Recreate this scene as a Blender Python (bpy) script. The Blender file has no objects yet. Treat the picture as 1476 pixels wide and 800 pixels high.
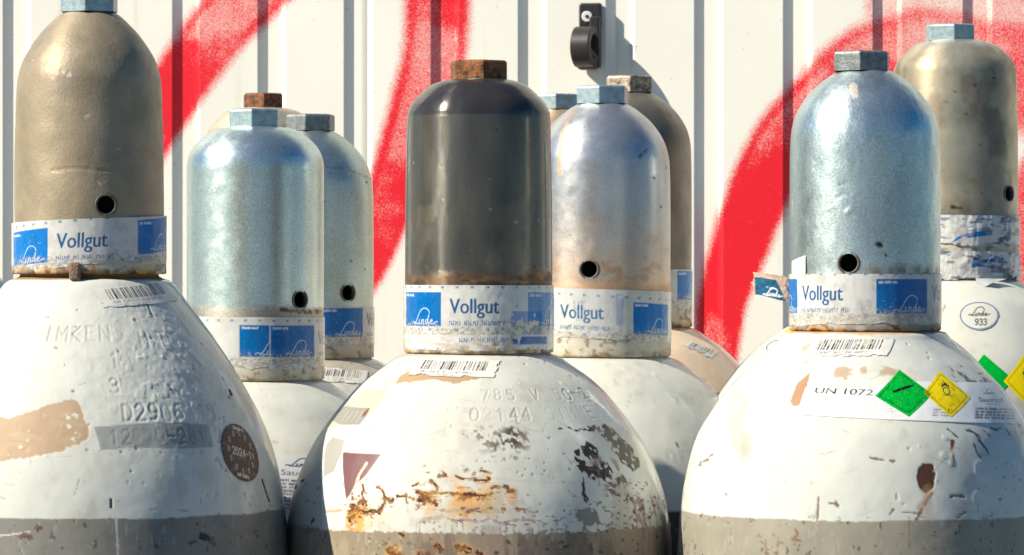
import bpy, math, random
import numpy as np
from mathutils import Vector

# ------------------------------------------------------------------ camera, sky, sun, exposure
scn = bpy.context.scene
COL = scn.collection
D = 2.45                      # camera to the axes of the front row, metres
F = 5978.0                    # focal length in photograph pixels (1476 wide)
GROUND = -1.42

cam_d = bpy.data.cameras.new('camera')
cam_d.lens = 36.0 * F / 1476.0
cam_d.sensor_width = 36.0
cam_d.clip_start = 0.1
cam_d.clip_end = 500
cam_d.dof.use_dof = True
cam_d.dof.focus_distance = D - 0.03
cam_d.dof.aperture_fstop = 60
cam = bpy.data.objects.new('camera', cam_d)
COL.objects.link(cam)
cam.location = (0, -D, 0)
cam.rotation_euler = (math.radians(90), 0, 0)
scn.camera = cam

SUN_AZ, SUN_EL = 69.5, 37.6   # degrees to the left of the direction towards the camera, and up
a, e = math.radians(SUN_AZ), math.radians(SUN_EL)
SUN = Vector((-math.sin(a) * math.cos(e), -math.cos(a) * math.cos(e), math.sin(e)))
world = bpy.data.worlds.new('World')
scn.world = world
world.use_nodes = True
wn = world.node_tree
sky = wn.nodes.new('ShaderNodeTexSky')
sky.sky_type = 'NISHITA'
sky.sun_disc = False
sky.sun_elevation = e
sky.sun_rotation = math.atan2(SUN.x, SUN.y)
sky.air_density = 1.0
sky.dust_density = 0.3
sky.ozone_density = 3.0
hs = wn.nodes.new('ShaderNodeHueSaturation')
hs.inputs['Saturation'].default_value = 1.7
wn.links.new(sky.outputs[0], hs.inputs['Color'])
wn.links.new(hs.outputs[0], wn.nodes['Background'].inputs[0])
wn.nodes['Background'].inputs[1].default_value = 0.06
sd = bpy.data.lights.new('sun', 'SUN')
sd.energy = 5.0
sd.angle = math.radians(0.5)
sd.color = (1.0, 0.918, 0.745)
so = bpy.data.objects.new('sun', sd)
COL.objects.link(so)
so.rotation_euler = (-SUN).to_track_quat('-Z', 'Y').to_euler()
scn.view_settings.view_transform = 'Standard'
scn.view_settings.look = 'None'
scn.view_settings.exposure = 0.63
scn.view_settings.gamma = 1.0

RNG = np.random.default_rng(7)

# ------------------------------------------------------------------ small maths helpers
def lin(c):
    c = np.array(c, float) / 255.0
    return np.where(c <= 0.04045, c / 12.92, ((c + 0.055) / 1.055) ** 2.4)

def sstep(a, b, x):
    t = np.clip((x - a) / (b - a), 0, 1)
    return t * t * (3 - 2 * t)

def _hash(i, j, k, seed):
    h = (i * 374761393 + j * 668265263 + k * 2147483647 + seed * 974634777) & 0xFFFFFFFF
    h = ((h ^ (h >> 13)) * 1274126177) & 0xFFFFFFFF
    h = h ^ (h >> 16)
    return (h & 0xFFFF) / 65535.0

def vnoise(p, scale, seed=0):
    q = p * scale + 1000.0
    f = np.floor(q)
    w = q - f
    w = w * w * (3 - 2 * w)
    i, j, k = (f[..., n].astype(np.int64) for n in range(3))
    r = 0
    for a_ in (0, 1):
        wx = w[..., 0] if a_ else 1 - w[..., 0]
        for b_ in (0, 1):
            wy = w[..., 1] if b_ else 1 - w[..., 1]
            for c_ in (0, 1):
                wz = w[..., 2] if c_ else 1 - w[..., 2]
                r = r + wx * wy * wz * _hash(i + a_, j + b_, k + c_, seed)
    return r

def fbm(p, scale, seed=0, octv=3):
    r = 0
    amp = 1.0
    tot = 0
    for o in range(octv):
        r = r + amp * vnoise(p, scale * 2 ** o, seed + o * 17)
        tot += amp
        amp *= 0.55
    return r / tot

def spline(xs, ys, x):
    """monotone cubic (PCHIP-like) interpolation"""
    xs = np.array(xs, float)
    ys = np.array(ys, float)
    h = np.diff(xs)
    d = np.diff(ys) / h
    m = np.zeros_like(xs)
    m[1:-1] = np.where(d[:-1] * d[1:] > 0, 2 * d[:-1] * d[1:] / (d[:-1] + d[1:] + 1e-12), 0)
    m[0] = d[0]
    m[-1] = d[-1]
    i = np.clip(np.searchsorted(xs, x) - 1, 0, len(xs) - 2)
    t = np.clip((x - xs[i]) / h[i], 0, 1)
    return ((2 * t**3 - 3 * t**2 + 1) * ys[i] + (t**3 - 2 * t**2 + t) * h[i] * m[i]
            + (-2 * t**3 + 3 * t**2) * ys[i + 1] + (t**3 - t**2) * h[i] * m[i + 1])

# ------------------------------------------------------------------ objects
def link(o, parent=None, **props):
    COL.objects.link(o)
    if parent is not None:
        o.parent = parent
    for k, v in props.items():
        o[k] = v
    return o

def empty(name, loc, label, cat, group=None):
    o = bpy.data.objects.new(name, None)
    o.empty_display_size = 0.05
    link(o)
    o.location = loc
    o['label'] = label
    o['category'] = cat
    if group:
        o['group'] = group
    return o

def grid_mesh(name, P, mat, parent=None, col=None, rough=None, extra=None, closed=False, keep=None, smooth=True):
    """P (rows, cols, 3) in world space"""
    nv, nu = P.shape[:2]
    off = np.array(parent_loc(parent))
    co = (P - off).reshape(-1, 3).astype(np.float32)
    idx = np.arange(nv * nu).reshape(nv, nu)
    if closed:
        idx = np.concatenate([idx, idx[:, :1]], 1)
    q = np.stack([idx[:-1, :-1], idx[1:, :-1], idx[1:, 1:], idx[:-1, 1:]], -1).reshape(-1, 4)
    if keep is not None:
        kf = keep.reshape(-1)
        q = q[kf[q].all(1)]
    used = np.zeros(len(co), bool)
    used[q.ravel()] = True
    if not used.all():
        remap = np.cumsum(used) - 1
        q = remap[q]
    else:
        used = slice(None)
    co = co[used]
    me = bpy.data.meshes.new(name)
    me.vertices.add(len(co))
    me.vertices.foreach_set('co', co.ravel())
    me.loops.add(q.size)
    me.loops.foreach_set('vertex_index', q.ravel().astype(np.int32))
    me.polygons.add(len(q))
    me.polygons.foreach_set('loop_start', np.arange(0, q.size, 4, dtype=np.int32))
    me.polygons.foreach_set('loop_total', np.full(len(q), 4, dtype=np.int32))
    if smooth:
        me.polygons.foreach_set('use_smooth', np.ones(len(q), bool))
    if col is not None:
        at = me.attributes.new('paint', 'FLOAT_COLOR', 'POINT')
        c = np.ones((nv * nu, 4), np.float32)
        c[:, :3] = col.reshape(-1, 3)
        at.data.foreach_set('color', c[used].ravel())
    if rough is not None:
        at = me.attributes.new('gloss', 'FLOAT', 'POINT')
        at.data.foreach_set('value', rough.reshape(-1).astype(np.float32)[used])
    if extra is not None:
        at = me.attributes.new('spray', 'FLOAT', 'POINT')
        at.data.foreach_set('value', extra.reshape(-1).astype(np.float32)[used])
    me.update()
    me.validate()
    me.materials.append(mat)
    o = bpy.data.objects.new(name, me)
    return link(o, parent)

def parent_loc(p):
    v = Vector((0, 0, 0))
    while p is not None:
        v = v + p.location
        p = p.parent
    return v

def poly_mesh(name, verts, faces, mat, parent=None, smooth=False, bevel=0.0):
    off = parent_loc(parent)
    me = bpy.data.meshes.new(name)
    me.from_pydata([tuple(Vector(v) - off) for v in verts], [], faces)
    if smooth:
        me.polygons.foreach_set('use_smooth', [True] * len(me.polygons))
    me.update()
    me.materials.append(mat)
    o = bpy.data.objects.new(name, me)
    if bevel:
        m = o.modifiers.new('bevel', 'BEVEL')
        m.width = bevel
        m.segments = 2
        m.limit_method = 'ANGLE'
        m.angle_limit = math.radians(25)
    return link(o, parent)

# ------------------------------------------------------------------ materials
ANI = 0.25
def new_mat(name):
    m = bpy.data.materials.new(name)
    m.use_nodes = True
    return m, m.node_tree, m.node_tree.nodes['Principled BSDF']

def coords(nt, scale=(1, 1, 1)):
    tc = nt.nodes.new('ShaderNodeTexCoord')
    mp = nt.nodes.new('ShaderNodeMapping')
    mp.inputs['Scale'].default_value = scale
    nt.links.new(tc.outputs['Object'], mp.inputs['Vector'])
    return mp.outputs['Vector']

def noise(nt, vec, scale, detail=3, rough=0.55):
    n = nt.nodes.new('ShaderNodeTexNoise')
    n.inputs['Scale'].default_value = scale
    n.inputs['Detail'].default_value = detail
    n.inputs['Roughness'].default_value = rough
    nt.links.new(vec, n.inputs['Vector'])
    return n.outputs['Fac']

def maprange(nt, val, a, b, c, d):
    n = nt.nodes.new('ShaderNodeMapRange')
    nt.links.new(val, n.inputs['Value'])
    for k, v in zip(('From Min', 'From Max', 'To Min', 'To Max'), (a, b, c, d)):
        n.inputs[k].default_value = v
    return n.outputs['Result']

def mix(nt, fac, a, b, mode='MIX'):
    n = nt.nodes.new('ShaderNodeMix')
    n.data_type = 'RGBA'
    n.blend_type = mode
    for sock, v in ((n.inputs['Factor'], fac), (n.inputs['A'], a), (n.inputs['B'], b)):
        if isinstance(v, bpy.types.NodeSocket):
            nt.links.new(v, sock)
        elif isinstance(v, (int, float)):
            sock.default_value = v
        else:
            sock.default_value = (*v, 1)
    return n.outputs['Result']

def bump(nt, bsdf, h, strength, dist, prev=None):
    b = nt.nodes.new('ShaderNodeBump')
    b.inputs['Strength'].default_value = strength
    b.inputs['Distance'].default_value = dist
    nt.links.new(h, b.inputs['Height'])
    if prev is not None:
        nt.links.new(prev, b.inputs['Normal'])
    nt.links.new(b.outputs['Normal'], bsdf.inputs['Normal'])
    return b.outputs['Normal']

def attr_mat(name, metallic=0.0, grain=(900, 0.25, 0.0002), lump=(90, 0.25, 0.0006), mottle=0.12,
             speck=0.0, coat=0.0, speck_scale=800, streak=(1, 1, 1), aniso=0.0):
    """painted or bare metal: base colour and roughness come from the surface, grain from noise"""
    m, nt, b = new_mat(name)
    at = nt.nodes.new('ShaderNodeAttribute')
    at.attribute_name = 'paint'
    gl = nt.nodes.new('ShaderNodeAttribute')
    gl.attribute_name = 'gloss'
    v = coords(nt)
    v2 = coords(nt, streak)
    n1 = noise(nt, v2, 55, 4)
    f = maprange(nt, n1, 0.3, 0.7, 1 - mottle, 1 + mottle)
    comb = nt.nodes.new('ShaderNodeVectorMath')
    comb.operation = 'SCALE'
    nt.links.new(at.outputs['Color'], comb.inputs[0])
    nt.links.new(f, comb.inputs['Scale'])
    c = comb.outputs['Vector']
    if speck:
        ns = noise(nt, v, speck_scale, 2, 0.7)
        fs = maprange(nt, ns, 0.3, 0.7, 1 - speck, 1 + speck)
        c2 = nt.nodes.new('ShaderNodeVectorMath')
        c2.operation = 'SCALE'
        nt.links.new(c, c2.inputs[0])
        nt.links.new(fs, c2.inputs['Scale'])
        c = c2.outputs['Vector']
    nt.links.new(c, b.inputs['Base Color'])
    rr = nt.nodes.new('ShaderNodeMath')
    rr.operation = 'ADD'
    nt.links.new(gl.outputs['Fac'], rr.inputs[0])
    nt.links.new(maprange(nt, noise(nt, v2, 130, 4), 0.3, 0.7, -0.07, 0.07), rr.inputs[1])
    nt.links.new(rr.outputs[0], b.inputs['Roughness'])
    b.inputs['Metallic'].default_value = metallic
    if not metallic: b.inputs['Specular IOR Level'].default_value = .30
    if aniso:
        b.inputs['Anisotropic'].default_value = aniso
        tg = nt.nodes.new('ShaderNodeTangent')
        tg.direction_type = 'RADIAL'
        tg.axis = 'Z'
        nt.links.new(tg.outputs[0], b.inputs['Tangent'])
        b.inputs['Anisotropic Rotation'].default_value = ANI
    if coat:
        b.inputs['Coat Weight'].default_value = coat
        b.inputs['Coat Roughness'].default_value = 0.12
    p = bump(nt, b, noise(nt, v, grain[0], 2, 0.6), grain[1], grain[2])
    bump(nt, b, noise(nt, v2, lump[0], 4, 0.6), lump[1], lump[2], p)
    return m

M_BODY = attr_mat('body_paint', 0.0, (700, 0.12, 0.0002), (60, 0.22, 0.0006), 0.04)
M_BAND = attr_mat('label_film', 0.0, (300, 0.08, 0.0001), (45, 0.3, 0.0004), 0.03)
M_STICK = attr_mat('sticker_film', 0.0, (300, 0.1, 0.0001), (80, 0.2, 0.0004), 0.03)
M_RING = attr_mat('ring_paint', 0.0, (500, 0.3, 0.0003), (80, 0.3, 0.0006), 0.05)
M_CAST = attr_mat('cast_bronze_cap', 0.25, (600, 0.5, 0.0003), (90, 0.3, 0.0005), 0.16, 0.08, aniso=.3)
M_DARK = attr_mat('dark_steel_cap', 0.55, (500, 0.15, 0.0001), (45, 0.3, 0.0008), 0.22, 0.05, streak=(1, 1, 0.3), aniso=.85)
M_ZINC = attr_mat('speckled_zinc_cap', 0.85, (1100, 0.35, 0.0002), (60, 0.10, 0.0004), 0.06, 0.22, speck_scale=900, aniso=.45)
M_HAMMER = attr_mat('rough_zinc_cap', 0.85, (800, 0.45, 0.00025), (40, 0.15, 0.0008), 0.10, 0.20, streak=(1.0, 1.0, 0.6), aniso=.35)
M_SILVER = attr_mat('silver_cap', 0.75, (900, 0.25, 0.0002), (40, 0.10, 0.0005), 0.08, 0.12, aniso=.4)
M_STAIN = attr_mat('stained_cap', 0.6, (500, 0.2, 0.0003), (50, 0.3, 0.0008), 0.20, 0.05, aniso=.6)

def plain(name, c, rough=0.5, metallic=0.0, var=0.15, nscale=120, bmp=0.3, dist=0.0005, c2=None):
    m, nt, b = new_mat(name)
    v = coords(nt)
    n = noise(nt, v, nscale, 4)
    A = [x * (1 - var) for x in c]
    B = c2 if c2 else [min(1, x * (1 + var)) for x in c]
    col = mix(nt, maprange(nt, n, 0.35, 0.65, 0, 1), A, B)
    nt.links.new(col, b.inputs['Base Color'])
    b.inputs['Roughness'].default_value = rough
    b.inputs['Metallic'].default_value = metallic
    bump(nt, b, noise(nt, v, nscale * 3, 3), bmp, dist)
    return m

M_NUT_ZINC = plain('zinc_nut', (0.34, 0.43, 0.46), 0.42, 0.55, 0.2, 260)
M_NUT_DULL = plain('dull_zinc_nut', (0.20, 0.22, 0.22), 0.5, 0.5, 0.3, 300, 0.6)
M_NUT_RUST = plain('rusty_nut', (0.10, 0.035, 0.018), 0.8, 0.1, 0.4, 230, 0.8, 0.001, (0.34, 0.13, 0.045))
M_NUT_BROWN = plain('brown_nut', (0.10, 0.035, 0.02), 0.7, 0.2, 0.4, 300, 0.6, 0.0008, (0.28, 0.11, 0.05))
M_NUT_WARM = plain('tarnished_nut', (0.22, 0.16, 0.11), 0.5, 0.6, 0.4, 240, 0.6, 0.0006, (0.55, 0.45, 0.34))
M_HOLE = plain('hole_shade', (0.03, 0.028, 0.026), 0.8)
M_DRILL = plain('drilled_edge', (.10, .09, .08), 0.6, 0.3)
M_BLACK = plain('black_plastic', (0.022, 0.019, 0.020), 0.42, 0, 0.1, 60, 0.2)
M_BOLT = plain('steel_bolt', (0.8, 0.79, 0.77), 0.4, 0.2)
M_BOLT_DARK = plain('bolt_socket', (0.02, 0.02, 0.02), 0.7)
M_LUG = plain('brown_lug', (0.24, 0.15, 0.10), 0.8, 0, 0.3, 300, 0.8, 0.001)

# ------------------------------------------------------------------ lettering
STROKE = {  # single-stroke letters in a box 1 wide, 1.5 tall
 '0': [[(.3,0),(.7,0),(.95,.3),(.95,1.2),(.7,1.5),(.3,1.5),(.05,1.2),(.05,.3),(.3,0)]],
 '1': [[(.2,1.2),(.5,1.5),(.5,0)]],
 '2': [[(.05,1.2),(.3,1.5),(.7,1.5),(.95,1.2),(.9,.9),(.05,0),(.95,0)]],
 '3': [[(.05,1.3),(.3,1.5),(.7,1.5),(.9,1.2),(.75,.85),(.4,.8)],[(.75,.8),(.95,.5),(.9,.2),(.6,0),(.3,0),(.05,.2)]],
 '4': [[(.75,0),(.75,1.5),(.05,.45),(1,.45)]],
 '5': [[(.9,1.5),(.15,1.5),(.1,.85),(.6,.95),(.95,.6),(.85,.15),(.5,0),(.1,.1)]],
 '6': [[(.85,1.4),(.4,1.4),(.1,.9),(.05,.4),(.3,0),(.7,0),(.95,.4),(.7,.8),(.3,.8),(.07,.55)]],
 '7': [[(.05,1.5),(.95,1.5),(.4,0)]],
 '8': [[(.3,.8),(.1,1.15),(.3,1.5),(.7,1.5),(.9,1.15),(.7,.8),(.3,.8),(.05,.4),(.3,0),(.7,0),(.95,.4),(.7,.8)]],
 '9': [[(.15,.1),(.6,.1),(.9,.6),(.95,1.1),(.7,1.5),(.3,1.5),(.05,1.1),(.3,.7),(.7,.7),(.93,.95)]],
 'V': [[(0,1.5),(.5,0),(1,1.5)]], 'S': [[(.95,1.3),(.7,1.5),(.3,1.5),(.05,1.2),(.2,.85),(.8,.65),(.95,.3),(.7,0),(.3,0),(.05,.2)]],
 'I': [[(.5,0),(.5,1.5)]], 'M': [[(0,0),(0,1.5),(.5,.6),(1,1.5),(1,0)]],
 'E': [[(.95,0),(.1,0),(.1,1.5),(.95,1.5)],[(.1,.8),(.75,.8)]], 'L': [[(.1,1.5),(.1,0),(.9,0)]],
 'D': [[(.1,0),(.1,1.5),(.6,1.5),(.95,1.1),(.95,.4),(.6,0),(.1,0)]],
 'W': [[(0,1.5),(.25,0),(.5,1),(.75,0),(1,1.5)]], 'U': [[(.05,1.5),(.05,.3),(.3,0),(.7,0),(.95,.3),(.95,1.5)]],
 'N': [[(.05,0),(.05,1.5),(.95,0),(.95,1.5)]], '/': [[(.1,-.1),(.9,1.6)]], '-': [[(.15,.75),(.85,.75)]],
 'K': [[(.1,0),(.1,1.5)],[(.9,1.5),(.1,.7),(.95,0)]], 'X': [[(0,0),(1,1.5)],[(0,1.5),(1,0)]],
 'R': [[(.1,0),(.1,1.5),(.7,1.5),(.95,1.15),(.7,.8),(.1,.8)],[(.5,.8),(.95,0)]], 'T': [[(0,1.5),(1,1.5)],[(.5,1.5),(.5,0)]],
}
LOGO = [  # flowing script word with its arc, box 10 x 4.4
 [(0,.35),(.5,.7),(1.1,.55),(1.8,.25),(2.6,.15),(3.1,.3)],
 [(1.2,.1),(1.9,.7),(2.6,1.7),(3.3,2.9),(4.1,3.8),(5.1,4.3),(6.2,4.2),(7.0,3.7),(7.3,3.0)],
 [(3.5,1.3),(3.3,.6),(3.4,.15),(3.8,.3)],
 [(4.2,.15),(4.5,1.3),(4.4,.7),(4.9,1.3),(5.2,1.2),(5.1,.3),(5.4,.15)],
 [(6.6,1.2),(6.1,1.3),(5.8,.7),(6.0,.2),(6.5,.5),(7.1,2.6),(6.7,.8),(6.9,.15),(7.3,.4)],
 [(7.6,.7),(8.3,.9),(8.2,1.3),(7.8,1.2),(7.6,.6),(7.9,.15),(8.5,.2),(9.2,.7),(10,.8)],
]
_glyph = {}
def glyph_tris(text):
    if text not in _glyph:
        cu = bpy.data.curves.new('t', 'FONT')
        cu.body = text
        cu.size = 1.0
        cu.resolution_u = 4
        ob = bpy.data.objects.new('t', cu)
        COL.objects.link(ob)
        me = ob.to_mesh()
        me.calc_loop_triangles()
        v = np.array([x.co[:2] for x in me.vertices])
        t = np.array([x.vertices[:] for x in me.loop_triangles])
        tri = v[t]
        ob.to_mesh_clear()
        bpy.data.objects.remove(ob)
        bpy.data.curves.remove(cu)
        _glyph[text] = tri
    return _glyph[text]

class Canvas:
    """a print drawn by code: colours on a fine grid, millimetres, origin lower left"""
    def __init__(s, w, h, res, bg):
        s.w, s.h = w, h
        s.nu, s.nv = int(round(w / res)) + 1, int(round(h / res)) + 1
        s.x, s.y = np.meshgrid(np.linspace(0, w, s.nu), np.linspace(0, h, s.nv))
        s.res = res
        s.c = np.ones((s.nv, s.nu, 3)) * np.array(bg)
        s.a = np.ones((s.nv, s.nu))
        s.r = np.full((s.nv, s.nu), 0.28)
        s.p = np.stack([s.x, s.y, s.x * 0], -1)
    def put(s, m, c):
        s.c += (np.array(c) - s.c) * np.clip(m, 0, 1)[..., None]
    def rect(s, x0, y0, x1, y1, c, soft=None, a=1):
        k = soft or s.res
        m = np.clip((s.x - x0) / k + .5, 0, 1) * np.clip((x1 - s.x) / k + .5, 0, 1) * \
            np.clip((s.y - y0) / k + .5, 0, 1) * np.clip((y1 - s.y) / k + .5, 0, 1)
        s.put(m * a, c)
    def dist(s, pts, pad):
        d = np.full(s.x.shape, 1e9)
        for (ax, ay), (bx, by) in zip(pts[:-1], pts[1:]):
            j0 = max(0, int((min(ax, bx) - pad) / s.res)); j1 = int((max(ax, bx) + pad) / s.res) + 2
            i0 = max(0, int((min(ay, by) - pad) / s.res)); i1 = int((max(ay, by) + pad) / s.res) + 2
            if j1 <= j0 or i1 <= i0 or j0 >= s.nu or i0 >= s.nv: continue
            X, Y = s.x[i0:i1, j0:j1], s.y[i0:i1, j0:j1]
            vx, vy = bx - ax, by - ay
            t = np.clip(((X - ax) * vx + (Y - ay) * vy) / (vx * vx + vy * vy + 1e-12), 0, 1)
            dd = np.hypot(X - ax - t * vx, Y - ay - t * vy)
            d[i0:i1, j0:j1] = np.minimum(d[i0:i1, j0:j1], dd)
        return d
    def stroke(s, pts, w, c, a=1):
        d = s.dist(pts, w + 2 * s.res)
        s.put(np.clip((w / 2 - d) / s.res + .5, 0, 1) * a, c)
    def poly(s, pts, c, a=1):
        inside = np.zeros(s.x.shape, bool)
        for (ax, ay), (bx, by) in zip(pts, pts[1:] + pts[:1]):
            cond = ((ay > s.y) != (by > s.y))
            xi = (bx - ax) * (s.y - ay) / ((by - ay) if by != ay else 1e-9) + ax
            inside ^= cond & (s.x < xi)
        d = s.dist(pts + pts[:1], 3 * s.res)
        m = np.clip(np.where(inside, d, -d) / s.res + .5, 0, 1)
        s.put(m * a, c)
    def text(s, t, x, y, size, c, sx=1.0, bold=0.0, a=1, shear=0.0):
        tri = glyph_tris(t).copy() * size
        tri[..., 0] = tri[..., 0] * sx + tri[..., 1] * shear + x
        tri[..., 1] += y
        K = 3
        r = s.res / K
        W, H = s.nu * K, s.nv * K
        buf = np.zeros((H, W), bool)
        for T in tri:
            lo, hi = T.min(0), T.max(0)
            j0, j1 = int(max(0, lo[0] / r)), int(min(W - 1, hi[0] / r + 1))
            i0, i1 = int(max(0, lo[1] / r)), int(min(H - 1, hi[1] / r + 1))
            if j1 < j0 or i1 < i0: continue
            X, Y = np.meshgrid((np.arange(j0, j1 + 1)) * r, (np.arange(i0, i1 + 1)) * r)
            ok = None
            sg = []
            for q in range(3):
                A, B = T[q], T[(q + 1) % 3]
                sg.append((B[0] - A[0]) * (Y - A[1]) - (B[1] - A[1]) * (X - A[0]))
            ok = ((sg[0] >= 0) & (sg[1] >= 0) & (sg[2] >= 0)) | ((sg[0] <= 0) & (sg[1] <= 0) & (sg[2] <= 0))
            buf[i0:i1 + 1, j0:j1 + 1] |= ok
        for q in range(int(round(bold / r))):
            buf[:, 1:] |= buf[:, :-1].copy()
        m = buf.reshape(s.nv, K, s.nu, K).mean((1, 3))
        m = np.roll(m, 0, 0)
        s.put(m * a, c)
    def lines(s, t, x, y, h, w, c, gap=0.35, a=1, slant=0.0):
        for ch in t:
            if ch in STROKE:
                for pl in STROKE[ch]:
                    s.stroke([(x + q[0] * h / 1.5 * .8 + q[1] * slant * h / 1.5, y + q[1] * h / 1.5) for q in pl], w, c, a)
            x += h / 1.5 * (.8 + gap)
    def logo(s, x, y, w, lw, c, a=1):
        k = w / 10
        for pl in LOGO:
            s.stroke([(x + px * k, y + py * k) for px, py in pl], lw, c, a)
    def scribble(s, x, y, w, h, c, seed, a=1, lw=0.3):
        """a line of print too small to read: word-like runs of tiny strokes"""
        r = random.Random(seed)
        X = x
        while X < x + w:
            n = r.randint(3, 9)
            for k in range(n):
                if X > x + w: break
                t = r.random()
                hh = h * (1.35 if t > .8 else 1)
                s.stroke([(X, y), (X, y + hh)], lw, c, a)
                if t < .6: s.stroke([(X, y + h * r.choice([0, .5, 1])), (X + h * .45, y + h * r.choice([0, .5, 1]))], lw, c, a)
                X += h * .62
            X += h * .7

# ------------------------------------------------------------------ a surface of revolution that can be painted
class Lathe:
    """profile: list of (radius, z) from top to bottom, metres, z absolute; axis at (cx, cy)"""
    def __init__(s, cx, cy, prof, fine, step, top_fine=None, bot_fine=None, coarse=0.02, phimax=95):
        s.cx, s.cy = cx, cy
        pr = np.array(prof, float)
        L = np.concatenate([[0], np.cumsum(np.hypot(*np.diff(pr, axis=0).T))])
        s.Lk, s.prof = L, pr
        t = [0.0]
        while t[-1] < L[-1]:
            z = np.interp(t[-1], L, pr[:, 1])
            t.append(t[-1] + (step if (bot_fine is None or z > bot_fine) else coarse))
        t[-1] = L[-1]
        s.s = np.array(t)
        s.r, s.z = spline(L, pr[:, 0], s.s), spline(L, pr[:, 1], s.s)
        rm = pr[:, 0].max()
        pm = math.radians(phimax)
        n = int(2 * pm * rm / step)
        ph = list(np.linspace(-pm, pm, n))
        nb = 26
        ph += list(np.linspace(pm, 2 * math.pi - pm, nb + 1)[1:-1])
        s.ph = np.array(ph)
        s.PH, s.S = np.meshgrid(s.ph, s.s)
        s.R = np.repeat(s.r[:, None], len(ph), 1)
        Z = np.repeat(s.z[:, None], len(ph), 1)
        dr, dz = np.gradient(s.r, s.s), np.gradient(s.z, s.s)
        ln = np.hypot(dr, dz) + 1e-12
        nr, nz = -dz / ln, dr / ln
        s.P = np.stack([cx + s.R * np.sin(s.PH), cy - s.R * np.cos(s.PH), Z], -1)
        s.N = np.stack([nr[:, None] * np.sin(s.PH), -nr[:, None] * np.cos(s.PH), np.repeat(nz[:, None], len(ph), 1)], -1)
        s.c = np.ones(s.P.shape)
        s.g = np.full(s.R.shape, 0.4)
        s.d = np.zeros(s.R.shape)
        s.rad = np.interp  # radius helper
        s.rmean = rm
    def at(s, phi, t, lift=0.0):
        r, z = spline(s.Lk, s.prof[:, 0], t), spline(s.Lk, s.prof[:, 1], t)
        h = 1e-4
        dr = spline(s.Lk, s.prof[:, 0], t + h) - spline(s.Lk, s.prof[:, 0], t - h)
        dz = spline(s.Lk, s.prof[:, 1], t + h) - spline(s.Lk, s.prof[:, 1], t - h)
        ln = np.hypot(dr, dz) + 1e-12
        nr, nz = -dz / ln, dr / ln
        P = np.stack([s.cx + r * np.sin(phi), s.cy - r * np.cos(phi), z], -1)
        N = np.stack([nr * np.sin(phi), -nr * np.cos(phi), nz], -1)
        return P + N * lift, N
    def inv(s, px, py):
        """photograph pixel -> (phi, arc length) on this surface"""
        y = s.cy - 0.8 * s.rmean
        zmin, zmax = s.z.min(), s.z.max()
        for _ in range(40):
            k = F / (D + y)
            x, z = (px - 738) / k, (400 - py) / k
            z = min(max(z, zmin), zmax)
            t = np.interp(-z, -s.z, s.s)
            r = np.interp(t, s.s, s.r)
            sx = min(max((x - s.cx) / r, -.999), .999)
            phi = math.asin(sx)
            y = 0.5 * y + 0.5 * (s.cy - r * math.cos(phi))
        return phi, float(t)
    def pts(s, pl):
        out = []
        for p in pl:
            phi, t = s.inv(*p)
            out.append((phi, t))
        return out
    def p3(s, ft):
        f = np.array([q[0] for q in ft]); t = np.array([q[1] for q in ft])
        return s.at(f, t)[0]
    def win(s, ft, pad):
        f = np.array([q[0] for q in ft]); t = np.array([q[1] for q in ft])
        pf = pad / max(0.02, np.interp(t.mean(), s.s, s.r))
        n = int((s.ph < math.radians(95.001)).sum())
        j0, j1 = np.searchsorted(s.ph[:n], [f.min() - pf, f.max() + pf])
        i0, i1 = np.searchsorted(s.s, [t.min() - pad, t.max() + pad])
        return slice(max(0, i0 - 1), i1 + 1), slice(max(0, j0 - 1), j1 + 1)
    def seg(s, ft, pad):
        d = np.full(s.R.shape, 1.0)
        P3 = s.p3(ft)
        for k in range(len(ft) - 1):
            w = s.win(ft[k:k + 2], pad)
            Q = s.P[w]
            if Q.size == 0: continue
            A, B = P3[k], P3[k + 1]
            v = B - A
            t = np.clip(((Q - A) @ v) / (v @ v + 1e-12), 0, 1)
            dd = np.linalg.norm(Q - A - t[..., None] * v, axis=-1)
            d[w] = np.minimum(d[w], dd)
        return d
    def blend(s, m, c, g=None):
        m = np.clip(m, 0, 1)
        s.c += (np.array(c) - s.c) * m[..., None]
        if g is not None: s.g += (g - s.g) * m
    def stroke(s, pl, w, c, g=None, rag=0.0, seed=1, a=1.0, soft=0.0003, ft=None, depth=0.0, brk=0.0):
        """w in metres"""
        ft = ft or s.pts(pl)
        if len(ft) > 2:
            kk = np.arange(len(ft)); kf = np.linspace(0, len(ft) - 1, (len(ft) - 1) * 4 + 1)
            fa, ta = np.array([q[0] for q in ft]), np.array([q[1] for q in ft])
            def cr(v):
                e_ = np.concatenate([[2 * v[0] - v[1]], v, [2 * v[-1] - v[-2]]])
                i_ = np.minimum(kf.astype(int), len(v) - 2); u = kf - i_
                p0, p1, p2, p3 = e_[i_], e_[i_ + 1], e_[i_ + 2], e_[i_ + 3]
                return .5 * (2 * p1 + (p2 - p0) * u + (2 * p0 - 5 * p1 + 4 * p2 - p3) * u * u + (3 * p1 - p0 - 3 * p2 + p3) * u ** 3)
            ft = list(zip(cr(fa), cr(ta)))
        wn = s.win(ft, w * 2 + .004)
        d = s.seg(ft, w * 2 + .004)
        if rag: d[wn] += (vnoise(s.P[wn], 420, seed) - .5) * rag + (vnoise(s.P[wn], 1100, seed + 3) - .5) * rag * .6
        m = np.clip((w / 2 - d) / soft + .5, 0, 1)
        if brk: m[wn] *= sstep(brk - .05, brk + .05, fbm(s.P[wn] * np.array((.6, .6, 1.3)), 420, seed + 77, 3))
        if c is not None: s.blend(m * a, c, g)
        if depth: s.d -= depth * m
        return m
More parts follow.
